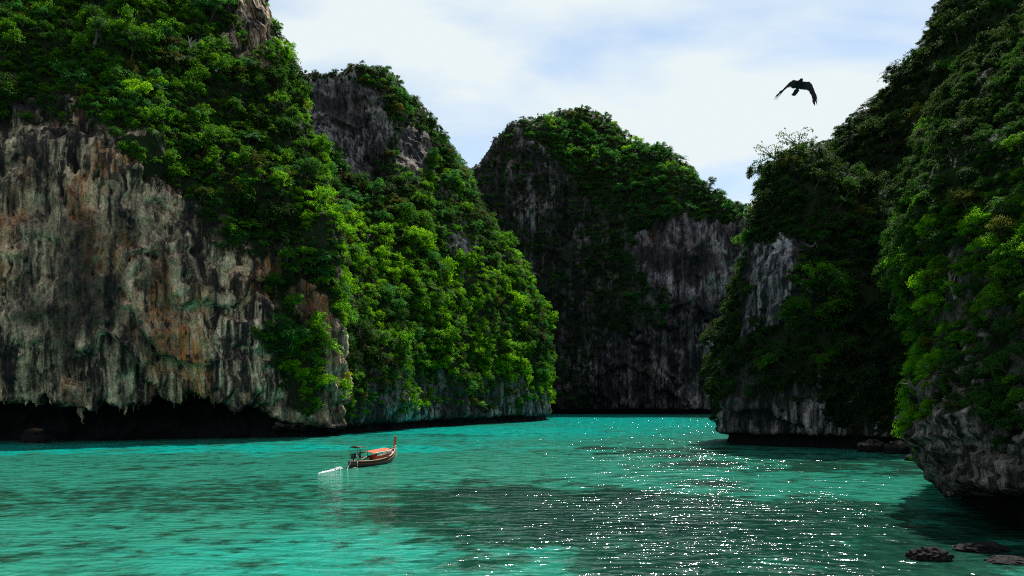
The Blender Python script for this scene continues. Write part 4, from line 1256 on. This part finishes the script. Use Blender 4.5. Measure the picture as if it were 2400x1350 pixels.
RIB_PINK = plain_mat('pink_ribbon', (0.70, 0.035, 0.10), 0.7, 0.2, 0.2, 5)
RIB_WHITE = plain_mat('white_ribbon', (0.80, 0.76, 0.70), 0.7, 0.2, 0.15, 5)
RIB_GREEN = plain_mat('yellow_green_ribbon', (0.30, 0.52, 0.12), 0.7, 0.2, 0.2, 5)
TEAL = plain_mat('green_plastic', (0.05, 0.34, 0.22), 0.5, 0.4, 0.15, 4)

bs = np.array((*wat(834, 1095), 0.0)); bb = np.array((*wat(915, 1083), 0.0))
hd = math.atan2(bb[1] - bs[1], bb[0] - bs[0])
bm_ = (bs + bb) / 2
boat = empty('longtail_boat', tuple(bm_), hd)
BSC = 1.13
boat.rotation_euler = (R(-2), R(-1.0), hd); boat.scale = (BSC,) * 3
tag(boat, 'wooden longtail boat with salmon awning and tall red prow motoring across the lagoon', 'boat')
XS = np.array((-4.5, -3.6, -2.4, -1.0, 0.6, 2.0, 3.2, 4.1, 4.75, 5.1))
BEAM = np.array((0.66, 0.86, 0.98, 1.05, 1.03, 0.92, 0.70, 0.44, 0.20, 0.07))
GUN = np.array((0.80, 0.70, 0.63, 0.60, 0.64, 0.74, 0.92, 1.15, 1.42, 1.62))
KEEL = np.array((-0.12, -0.24, -0.32, -0.36, -0.36, -0.32, -0.22, 0.02, 0.45, 0.85))
xs = np.linspace(-4.5, 5.1, 34)
be, gu, ke = (np.interp(xs, XS, a) for a in (BEAM, GUN, KEEL))
def smooth1(a):
    b = a.copy(); b[1:-1] = 0.25 * a[:-2] + 0.5 * a[1:-1] + 0.25 * a[2:]; return b
be, gu, ke = smooth1(be), smooth1(gu), smooth1(ke)
SEC = [(1.0, 1.0), (0.985, 0.72), (0.93, 0.44), (0.80, 0.20), (0.5, 0.05), (0.0, 0.0)]
rows = []
for x, b, g_, k_ in zip(xs, be, gu, ke):
    side = [(x, b * f, k_ + (g_ - k_) * h) for f, h in SEC]
    rows.append([(p[0], -p[1], p[2]) for p in side] + side[-2::-1])
h_ = MB(); gr = h_.loft(rows)
h_.bm.faces.new(gr[0])
hull = h_.build('hull', W_DARK, boat, True, thick=0.05)
for sgn in (-1, 1):
    MB().tube([(x, sgn * (b + 0.03), g_ + 0.035) for x, b, g_ in zip(xs, be, gu)], 0.065, 8).build('gunwale', W_CREAM, boat)
    MB().tube([(x, sgn * (b * 0.992 + 0.035), k_ + (g_ - k_) * 0.70) for x, b, g_, k_ in zip(xs, be, gu, ke)], 0.03, 6).build('rubbing_strake', W_RED, boat)
MB().box((-4.53, 0, 0.78), (0.09, 1.42, 0.10), bev=0.02).build('transom_beam', W_CREAM, boat)
d_ = MB(); d_.loft([[(x, -b * 0.86, 0.02), (x, b * 0.86, 0.02)] for x, b in zip(xs[2:26], be[2:26])]); d_.build('deck', W_CREAM, boat, False, thick=0.03)
d_ = MB(); d_.loft([[(x, -b * 0.93, g_ - 0.12), (x, 0, g_ - 0.05), (x, b * 0.93, g_ - 0.12)] for x, b, g_ in zip(xs[25:], be[25:], gu[25:])]); d_.build('foredeck', W_CREAM, boat, True, thick=0.03)
for x in (-1.6, -0.7, 0.2, 1.1, 2.0):
    b = float(np.interp(x, xs, be))
    MB().box((x, 0, 0.46), (0.30, 2 * b * 0.9, 0.05), bev=0.01).build('bench', W_ORANGE if x > -1 else W_DARK, boat, False)
for sgn in (-1, 1):
    pts = [(x, sgn * (float(np.interp(x, xs, be)) - 0.07), float(np.interp(x, xs, gu))) for x in np.linspace(-1.2, 2.1, 9)]
    q = MB(); q.loft([[(p[0], p[1], p[2] - 0.02), (p[0], p[1] - sgn * 0.03, p[2] + 0.42)] for p in pts]); q.build('side_board', W_ORANGE, boat, False, thick=0.035)
d_ = MB(); d_.loft([[(x, -b * 0.94, 0.52), (x, b * 0.94, 0.52)] for x, b in zip(xs[1:8], be[1:8])]); d_.build('stern_deck', W_DARK, boat, False, thick=0.04)
# prow: a tall board rising from the stem
pr = MB()
P_ = [(4.72, 1.15, 0.20, 0.09), (5.00, 1.62, 0.22, 0.085), (5.22, 2.10, 0.25, 0.075), (5.36, 2.55, 0.28, 0.07), (5.44, 2.95, 0.32, 0.06), (5.46, 3.08, 0.30, 0.045)]
pr.loft([[(x - w, -t, z), (x + w * .6, -t, z + .05), (x + w * .6, t, z + .05), (x - w, t, z)] for x, z, w, t in P_], close=True)
pr.bm.verts.ensure_lookup_table(); vs = pr.bm.verts[:]; pr.bm.faces.new(vs[:4]); pr.bm.faces.new(vs[-4:])
pr.build('prow', W_RED, boat, False)
MB().tube([(x + w * .6 + .02, 0, z + .06) for x, z, w, t in P_], 0.055, 6).build('prow_edge', W_CREAM, boat)
for k_, (m, r_, z) in enumerate(((RIB_PINK, 0.17, 1.52), (RIB_WHITE, 0.16, 1.64), (RIB_PINK, 0.155, 1.76), (RIB_GREEN, 0.15, 1.86))):
    x = float(np.interp(z, [p[1] for p in P_], [p[0] for p in P_]))
    c_ = [(x - 0.03 + 1.55 * r_ * math.cos(a), r_ * 1.0 * math.sin(a), z + 0.09 * math.cos(a)) for a in np.linspace(0, 2 * math.pi, 15)]
    MB().tube(c_, 0.062, 8, False).build('garland', m, boat)
for k_, (m, dx, dy, L) in enumerate(((RIB_WHITE, 0.10, -0.17, 1.0), (RIB_GREEN, 0.02, -0.19, 1.25), (RIB_PINK, 0.16, -0.12, 0.7), (RIB_WHITE, -0.06, 0.18, 1.0), (RIB_GREEN, 0.18, 0.06, 1.2))):
    q = MB(); n_ = 9
    q.loft([[(5.08 + dx + 0.05 * math.sin(i * 0.9 + k_), dy + 0.04 * math.cos(i * 1.1), 1.6 - L * i / n_), (5.15 + dx + 0.05 * math.sin(i * 0.9 + k_ + .3), dy + 0.05 * math.sin(i * 1.3), 1.6 - L * i / n_)] for i in range(n_ + 1)])
    q.build('ribbon', m, boat, True, thick=0.012)
# main awning on slim posts
ax0, ax1, aw = -1.85, 2.6, 1.06
q = MB(); rows = []
for x in np.linspace(ax0, ax1, 15):
    wv = 0.03 * math.sin(x * 2.9)
    rows.append([(x, y, 1.50 + 0.08 * (x - ax0) / 4 + 0.22 * (1 - (y / aw) ** 2) + wv * (1 - abs(y / aw)) ) for y in np.linspace(-aw, aw, 9)])
q.loft(rows); awning = q.build('awning', CANVAS, boat, True, thick=0.03)
for sgn in (-1, 1):
    MB().tube([(x, sgn * aw, 1.48 + 0.08 * (x - ax0) / 4) for x in np.linspace(ax0, ax1, 6)], 0.028, 6).build('awning_rail', RIB_WHITE, boat)
    for x in np.linspace(ax0 + .1, ax1 - .1, 5):
        MB().tube([(x, sgn * (float(np.interp(x, xs, be)) - .03), float(np.interp(x, xs, gu))), (x, sgn * aw, 1.48 + 0.08 * (x - ax0) / 4)], 0.022, 6).build('awning_post', W_CREAM, boat)
# the steersman's little roof
q = MB(); rows = []
for x in np.linspace(-4.05, -2.35, 7):
    rows.append([(x, y, 2.42 - 0.13 * (x + 4.05) + 0.10 * (1 - (y / .72) ** 2) + 0.03 * math.sin(3 * x + 2 * y)) for y in np.linspace(-.72, .72, 7)])
q.loft(rows); q.build('stern_canopy', CANVAS_D, boat, True, thick=0.03)
for x, y in ((-3.98, -.66), (-3.98, .66), (-2.42, -.66), (-2.42, .66)):
    MB().tube([(x, y * 1.12, float(np.interp(x, xs, gu))), (x, y, 2.42 - 0.13 * (x + 4.05))], 0.022, 6).build('canopy_post', METAL, boat)
# engine on its swivel, with the long tail
eng = MB()
eng.box((-4.25, 0.0, 1.32), (0.62, 0.42, 0.40), bev=0.05).box((-4.15, 0.0, 1.60), (0.42, 0.36, 0.18), bev=0.04).tube([(-4.52, -.12, 1.30), (-4.52, .16, 1.30)], 0.19, 12)
eng.tube([(-4.05, 0.24, 1.5), (-4.35, 0.32, 1.58), (-4.6, 0.30, 1.56)], 0.06, 8).tube([(-4.35, 0, 0.80), (-4.35, 0, 1.15)], 0.07, 8)
engine = eng.build('engine', METAL, boat)
MB().box((-4.0, -0.23, 1.42), (0.26, 0.05, 0.2), bev=0.02).build('fuel_tank', RIB_WHITE, engine)
MB().tube([(-4.5, -.02, 1.22), (-5.2, -.10, 0.62), (-6.3, -.22, -0.12), (-6.75, -.27, -0.40)], 0.045, 8).build('propeller_shaft', STEEL, boat)
pp_ = MB()
for a in range(3):
    pp_.box((-6.72, -.27 + 0.10 * math.cos(a * 2.094), -0.38 + 0.10 * math.sin(a * 2.094)), (0.03, 0.09, 0.16), Euler((a * 2.094 + 1.57, 0.4, 0)), 0.01)
pp_.build('propeller', STEEL, boat)
MB().tube([(-3.95, 0.0, 1.52), (-3.5, 0.05, 1.48), (-3.05, 0.12, 1.35)], 0.028, 8).build('tiller', STEEL, boat)
MB().tube([(-4.55, -.66, .86), (-4.72, -.72, .40), (-4.70, -.8, .02), (-4.95, -.85, .05), (-5.3, -.75, .14), (-5.7, -.6, .10)], 0.03, 7).build('mooring_rope', ROPE, boat)
MB().tube([(-4.4, -.5, 1.42), (-4.0, -.62, 1.1), (-3.6, -.72, .95), (-3.2, -.70, 1.12), (-2.7, -.74, 1.2)], 0.028, 7).build('stern_rope', ROPE, boat)

def on_boat(p): return boat.matrix_basis @ Vector(p)   # things on board keep their own size
for i, (x, y, dx, dy, dz, m, nm, lb) in enumerate((
    (-2.15, -0.40, .42, .55, .42, TEAL, 'cooler_box', 'green cooler box on the boat behind the salmon awning, near side'),
    (-2.10, 0.35, .42, .50, .38, TEAL, 'cooler_box', 'green cooler box on the boat behind the salmon awning, far side'),)):
    o_ = empty(nm, on_boat((x, y, 0.55)), hd); tag(o_, lb, 'cooler box', 'cooler boxes on the boat')
    MB().box((0, 0, dz / 2 + .03), (dx, dy, dz), bev=0.03).build('box', m, o_)
    MB().box((0, 0, dz + .065), (dx + .03, dy + .03, .07), bev=0.02).build('lid', RIB_WHITE if i else m, o_)
    for sg in (-1, 1): MB().tube([(-.1, sg * (dy / 2 + .005), dz * .7), (-.1, sg * (dy / 2 + .04), dz * .66), (.1, sg * (dy / 2 + .04), dz * .66), (.1, sg * (dy / 2 + .005), dz * .7)], .012, 6).build('handle', RIB_WHITE, o_)
    MB().box((0, 0, -.02), (dx + .1, dy + .1, .045), bev=0.01).build('stand', W_DARK, o_)
    for sx_ in (-1, 1):
        for sy_ in (-1, 1): MB().box((sx_ * dx * .45, sy_ * dy * .45, -.27), (.04, .04, .46)).build('leg', W_DARK, o_)

# ------------------------------------------------------------------ people
SKIN = plain_mat('skin', (0.22, 0.105, 0.06), 0.6, 0.3, 0.1, 6)
HAIR = plain_mat('black_hair', (0.010, 0.008, 0.008), 0.5, 0.3, 0.3, 20)
NAVY = plain_mat('navy_cloth', (0.012, 0.016, 0.065), 0.85, 0.1, 0.25, 6)
DARKC = plain_mat('black_cloth', (0.014, 0.014, 0.018), 0.85, 0.1, 0.25, 6)
WHITEC = plain_mat('white_cloth', (0.72, 0.68, 0.68), 0.85, 0.1, 0.12, 6)
PINKC = plain_mat('pink_cloth', (0.62, 0.06, 0.16), 0.85, 0.1, 0.15, 6)
def skinned(name, verts, edges, radii, mat, parent, root=0):
    me = bpy.data.meshes.new(name); me.from_pydata([tuple(v) for v in verts], edges, [])
    o = bpy.data.objects.new(name, me); COL.objects.link(o)
    md = o.modifiers.new('skin', 'SKIN'); md.use_smooth_shade = True; md.branch_smoothing = 0.6
    for i, r_ in enumerate(radii):
        sv = me.skin_vertices[0].data[i]; sv.radius = r_ if hasattr(r_, '__len__') else (r_, r_); sv.use_root = (i == root)
    sb = o.modifiers.new('sub', 'SUBSURF'); sb.levels = 1; sb.render_levels = 1
    dg = bpy.context.evaluated_depsgraph_get()
    m2 = bpy.data.meshes.new_from_object(o.evaluated_get(dg))
    m2.name = name
    COL.objects.unlink(o); bpy.data.objects.remove(o)
    m2.materials.clear(); m2.materials.append(mat)
    for p in m2.polygons: p.use_smooth = True
    return link(bpy.data.objects.new(name, m2), parent)
def person(loc, rz, J, label, shirt, pants, hair_long=False):
    """J: joints by name in a frame where +x is where the person faces; metres"""
    root = empty('person', loc, rz); tag(root, label, 'person', 'people on the boat')
    V, E, Rr, ix = [], [], [], {}
    def add(nm, p, r_, par=None):
        ix[nm] = len(V); V.append(Vector(p)); Rr.append(r_)
        if par is not None: E.append((ix[par], ix[nm]))
    add('pelvis', J['pelvis'], (0.125, 0.105))
    add('waist', J['waist'], (0.115, 0.095), 'pelvis'); add('chest', J['chest'], (0.145, 0.11), 'waist')
    add('neckb', J['neck'], (0.06, 0.06), 'chest')
    hx = Vector(J['head']) - Vector(J['neck']); up = hx.normalized()
    add('jaw', Vector(J['neck']) + hx * 0.45, (0.068, 0.075), 'neckb'); add('skull', J['head'], (0.088, 0.098), 'jaw'); add('top', Vector(J['head']) + up * 0.075, (0.06, 0.07), 'skull')
    for s_ in 'lr':
        add('sh' + s_, J['sh' + s_], 0.062, 'chest'); add('el' + s_, J['el' + s_], 0.042, 'sh' + s_); add('wr' + s_, J['wr' + s_], 0.029, 'el' + s_)
        d = (Vector(J['wr' + s_]) - Vector(J['el' + s_])).normalized()
        sd = d.cross(Vector((0.2, 0.1, 1))).normalized()
        add('pa' + s_, Vector(J['wr' + s_]) + d * 0.06, (0.036, 0.022), 'wr' + s_)
        for f in range(4):
            b = Vector(J['wr' + s_]) + d * 0.10 + sd * (f - 1.5) * 0.021
            L = (0.062, 0.075, 0.07, 0.052)[f]
            add('f%d%s' % (f, s_), b, 0.010, 'pa' + s_); add('g%d%s' % (f, s_), b + d * L * .6 + Vector((0, 0, -.012)), 0.009, 'f%d%s' % (f, s_)); add('h%d%s' % (f, s_), b + d * L + Vector((0, 0, -.035)), 0.007, 'g%d%s' % (f, s_))
        add('t0' + s_, Vector(J['wr' + s_]) + d * 0.06 - sd * 0.04, 0.011, 'pa' + s_); add('t1' + s_, Vector(J['wr' + s_]) + d * 0.10 - sd * 0.06, 0.009, 't0' + s_)
        add('hp' + s_, J['hp' + s_], 0.095, 'pelvis'); add('kn' + s_, J['kn' + s_], 0.058, 'hp' + s_); add('an' + s_, J['an' + s_], 0.037, 'kn' + s_)
        add('ft' + s_, Vector(J['an' + s_]) + Vector((0.10, 0, -0.055)), (0.042, 0.03), 'an' + s_); add('to' + s_, Vector(J['an' + s_]) + Vector((0.18, 0, -0.065)), (0.036, 0.02), 'ft' + s_)
    body = skinned('body', V, E, Rr, SKIN, root)
    def garment(nm, names, grow, mat):
        m = {n: i for i, n in enumerate(names)}
        ed = [(m[a], m[b]) for a, b in ((k1, k2) for e in E for k1, k2 in [[n for n in (next(q for q in ix if ix[q] == e[0]), next(q for q in ix if ix[q] == e[1]))]]) if a in m and b in m]
        rr = []
        for n in names:
            r_ = Rr[ix[n]]; rr.append(tuple(x + grow for x in r_) if hasattr(r_, '__len__') else r_ + grow)
        skinned(nm, [V[ix[n]] if not n.startswith('el') else V[ix[n]] * 0.7 + V[ix['sh' + n[-1]]] * 0.3 for n in names], ed, rr, mat, root)
    garment('shirt', ['pelvis', 'waist', 'chest', 'shl', 'ell', 'shr', 'elr'], 0.022, shirt)
    garment('trousers', ['pelvis', 'hpl', 'knl', 'hpr', 'knr', 'waist'], 0.022, pants)
    # hair cap, eyes, nose and ears
    hb = MB(); bmesh.ops.create_uvsphere(hb.bm, u_segments=14, v_segments=9, radius=0.113)
    bmesh.ops.delete(hb.bm, geom=[v for v in hb.bm.verts if v.co.z < (-0.10 if hair_long else -0.02) or (v.co.x > 0.055 and v.co.z < 0.05)], context='VERTS')
    hr = hb.build('hair', HAIR, root, True, thick=0.012); hr.location = Vector(J['head']) + up * 0.02 - Vector((0.008, 0, 0))
    if hair_long: MB().tube([Vector(J['head']) + Vector((-.09, 0, .02)), Vector(J['head']) + Vector((-.14, 0, -.12)), Vector(J['head']) + Vector((-.12, 0, -.32))], [0.07, 0.06, 0.02], 8).build('ponytail', HAIR, root)
    for sy_ in (-1, 1):
        e = MB(); bmesh.ops.create_uvsphere(e.bm, u_segments=8, v_segments=6, radius=0.012); eo = e.build('eye', HAIR, root); eo.location = Vector(J['head']) + Vector((0.092, sy_ * 0.033, -0.005))
        e = MB(); bmesh.ops.create_uvsphere(e.bm, u_segments=8, v_segments=6, radius=0.024); eo = e.build('ear', SKIN, root); eo.scale = (.6, .4, 1.2); eo.location = Vector(J['head']) + Vector((0.0, sy_ * 0.095, -0.02))
    MB().tube([Vector(J['head']) + Vector((0.085, 0, 0.0)), Vector(J['head']) + Vector((0.115, 0, -0.04)), Vector(J['head']) + Vector((0.085, 0, -0.05))], [0.010, 0.017, 0.012], 6).build('nose', SKIN, root)
    MB().tube([Vector(J['head']) + Vector((0.087, -.022, -0.08)), Vector(J['head']) + Vector((0.094, 0, -0.082)), Vector(J['head']) + Vector((0.087, .022, -0.08))], 0.007, 6).build('mouth', PINKC, root)
    return root
stand = dict(pelvis=(0, 0, .92), waist=(.02, 0, 1.06), chest=(.04, 0, 1.28), neck=(.06, 0, 1.46), head=(.09, 0, 1.62),
             shl=(.04, .18, 1.38), ell=(.02, .27, 1.12), wrl=(.16, .22, .92), shr=(.04, -.18, 1.38), elr=(-.14, -.27, 1.16), wrr=(-.34, -.14, 1.04),
             hpl=(0, .09, .86), knl=(.05, .11, .48), anl=(0, .12, .08), hpr=(0, -.09, .86), knr=(.03, -.11, .48), anr=(-.03, -.13, .08))
person(on_boat((-3.2, -0.1, 0.52)), hd, stand, 'boatman in navy clothes standing under the small dark red stern roof', NAVY, NAVY)
sit = dict(pelvis=(0, 0, .12), waist=(.03, 0, .27), chest=(.10, 0, .48), neck=(.16, 0, .65), head=(.22, 0, .80),
           shl=(.10, .18, .57), ell=(.26, .24, .36), wrl=(.44, .14, .30), shr=(.10, -.18, .57), elr=(-.08, -.26, .34), wrr=(-.18, -.28, .12),
           hpl=(.06, .09, .12), knl=(.42, .14, .36), anl=(.62, .12, .09), hpr=(.06, -.09, .12), knr=(.44, -.12, .34), anr=(.66, -.10, .09))
zf = float(np.interp(3.2, xs, gu)) - 0.05
person(on_boat((3.25, -0.25, zf + 0.02)), hd + 0.1, sit, 'dark haired passenger in white top sitting at the bow of the boat', WHITEC, DARKC, True)
person(on_boat((3.8, 0.10, zf + 0.10)), hd - 0.3, {k: tuple(np.array(v) * 0.96) for k, v in sit.items()}, 'dark haired passenger in pink clothes sitting against the prow garlands', PINKC, PINKC, True)

# ------------------------------------------------------------------ propeller splash
FOAM = plain_mat('white_foam', (0.62, 0.66, 0.66), 0.7, 0.3, 0.1, 4)
rs_ = np.random.default_rng(5)
sx0, sy0 = wat(796, 1100); sx1, sy1 = wat(752, 1108)
fb = MB()
def drop(p, r_):
    g0 = len(fb.bm.verts)
    bmesh.ops.create_icosphere(fb.bm, subdivisions=1, radius=1.0, matrix=Matrix.Translation(p) @ Matrix.Diagonal((r_ * rs_.uniform(.8, 1.8), r_ * rs_.uniform(.8, 1.4), r_ * rs_.uniform(.5, 1.2), 1)))
for i in range(520):
    t = rs_.random() ** 1.5
    x = sx0 + (sx1 - sx0) * t + rs_.normal() * 0.10; y = sy0 + (sy1 - sy0) * t + rs_.normal() * (0.22 + 0.5 * t)
    hgt = max(0.02, (0.18 * math.exp(-((t - 0.16) / 0.2) ** 2) + 0.05 * (1 - t)))
    drop((x, y, abs(rs_.normal()) * hgt * 0.6), 0.05 + 0.07 * rs_.random() * (1 - .5 * t))
for i in range(9):
    a = rs_.random()
    drop((sx0 - 0.35 - 0.5 * a + rs_.normal() * .1, sy0 + rs_.normal() * .2, 0.2 + 0.95 * a + rs_.normal() * .05), 0.022 + 0.02 * rs_.random())
sp = fb.build('splash', FOAM, None)
tag(sp, 'white splash of foam thrown up by the propeller behind the boat', None, None, 'stuff')

# ------------------------------------------------------------------ bird
def bz(zx, zy, Y): return Vector(at(1780 + zx / 11.25, 160 + zy / 11.25, Y))
B_MAT = plain_mat('dark_feathers', (0.012, 0.009, 0.012), 0.7, 0.15, 0.3, 12)
BY = 22.0
bird_bm = MB()
def wing(lead, trail, depth):
    n = len(lead); rows = []
    for i, (a, b) in enumerate(zip(lead, trail)):
        t = i / (n - 1); Y = depth[i]
        A = bz(*a, Y); Bq = bz(*b, Y + 0.05)
        th = Vector((0, 0.022 * (1 - 0.75 * t) + 0.004, 0))
        m = A.lerp(Bq, 0.35)
        rows.append([A, m - th, Bq, m + th])
    g = bird_bm.loft(rows, close=True)
    bird_bm.bm.faces.new(g[0]); bird_bm.bm.faces.new(g[-1])
def feather(p0, p1, tip, Y0, Y1, w):
    A, Bq, T = bz(*p0, Y0), bz(*p1, Y0 + .01), bz(*tip, Y1)
    th = Vector((0, 0.012, 0)); m0 = (A + Bq) / 2
    mid = m0.lerp(T, 0.6); sd = (Bq - A) * w
    g = bird_bm.loft([[A, m0 - th, Bq, m0 + th], [mid - sd, mid - th, mid + sd, mid + th], [T - sd * .22, T - th * .6, T + sd * .22, T + th * .6]], close=True)
    bird_bm.bm.faces.new(g[0]); bird_bm.bm.faces.new(g[-1])
wing([(1090, 330), (1200, 345), (1340, 348), (1395, 425), (1440, 530), (1485, 660), (1508, 760)],
     [(1040, 560), (1120, 572), (1225, 585), (1310, 640), (1358, 725), (1380, 820), (1388, 880)],
     [22.05, 21.98, 21.88, 21.84, 21.80, 21.78, 21.78])
for p0, p1, tip in (((1478, 640), (1500, 720), (1538, 752)), ((1490, 700), (1512, 770), (1556, 920)), ((1450, 740), (1500, 760), (1521, 985)), ((1400, 800), (1465, 770), (1458, 996)), ((1384, 840), (1440, 800), (1430, 950))):
    feather(p0, p1, tip, 21.78, 21.74, 0.42)
wing([(1080, 325), (1000, 318), (880, 298), (815, 338), (720, 440), (620, 545), (560, 600)],
     [(960, 540), (900, 542), (860, 545), (720, 540), (660, 585), (600, 650), (545, 720)],
     [22.05, 22.0, 21.92, 21.88, 21.85, 21.84, 21.84])
for p0, p1, tip in (((600, 565), (570, 610), (505, 630)), ((575, 585), (545, 650), (383, 776)), ((570, 615), (535, 690), (374, 838)), ((590, 640), (540, 720), (415, 860)), ((600, 650), (545, 715), (460, 820))):
    feather(p0, p1, tip, 21.84, 21.80, 0.5)
# body, head with bill, tail
bird_bm.tube([bz(985, 585, 22.14), bz(1010, 520, 22.12), bz(1040, 430, 22.06), bz(1075, 355, 21.98), bz(1102, 310, 21.92), bz(1110, 285, 21.88), bz(1114, 268, 21.86)],
             [0.030, 0.062, 0.085, 0.072, 0.045, 0.042, 0.018], 12)
bird_bm.tube([bz(1112, 280, 21.86), bz(1122, 282, 21.80), bz(1124, 292, 21.775)], [0.020, 0.011, 0.003], 8)
g = bird_bm.loft([[bz(930, 545, 22.12), bz(1000, 575, 22.09), bz(1070, 575, 22.12), bz(1000, 570, 22.16)],
                  [bz(872, 650, 22.2), bz(950, 665, 22.18), bz(1020, 645, 22.2), bz(950, 660, 22.23)],
                  [bz(826, 706, 22.28), bz(905, 734, 22.27), bz(968, 716, 22.28), bz(905, 733, 22.295)]], close=True)
bird_bm.bm.faces.new(g[0]); bird_bm.bm.faces.new(g[-1])
bird = bird_bm.build('bird', B_MAT, None)
bc = Vector(at(1870, 205, BY))
bird.data.transform(Matrix.Translation(-bc)); bird.location = bc
rmod = bird.modifiers.new('fuse', 'REMESH'); rmod.mode = 'VOXEL'; rmod.voxel_size = 0.007; rmod.use_smooth_shade = True
dg = bpy.context.evaluated_depsgraph_get()
m2 = bpy.data.meshes.new_from_object(bird.evaluated_get(dg)); m2.name = 'bird'
bird.modifiers.clear(); bird.data = m2
tag(bird, 'dark bird of prey flying with drooped wings and spread wingtip feathers in the sky', 'bird')
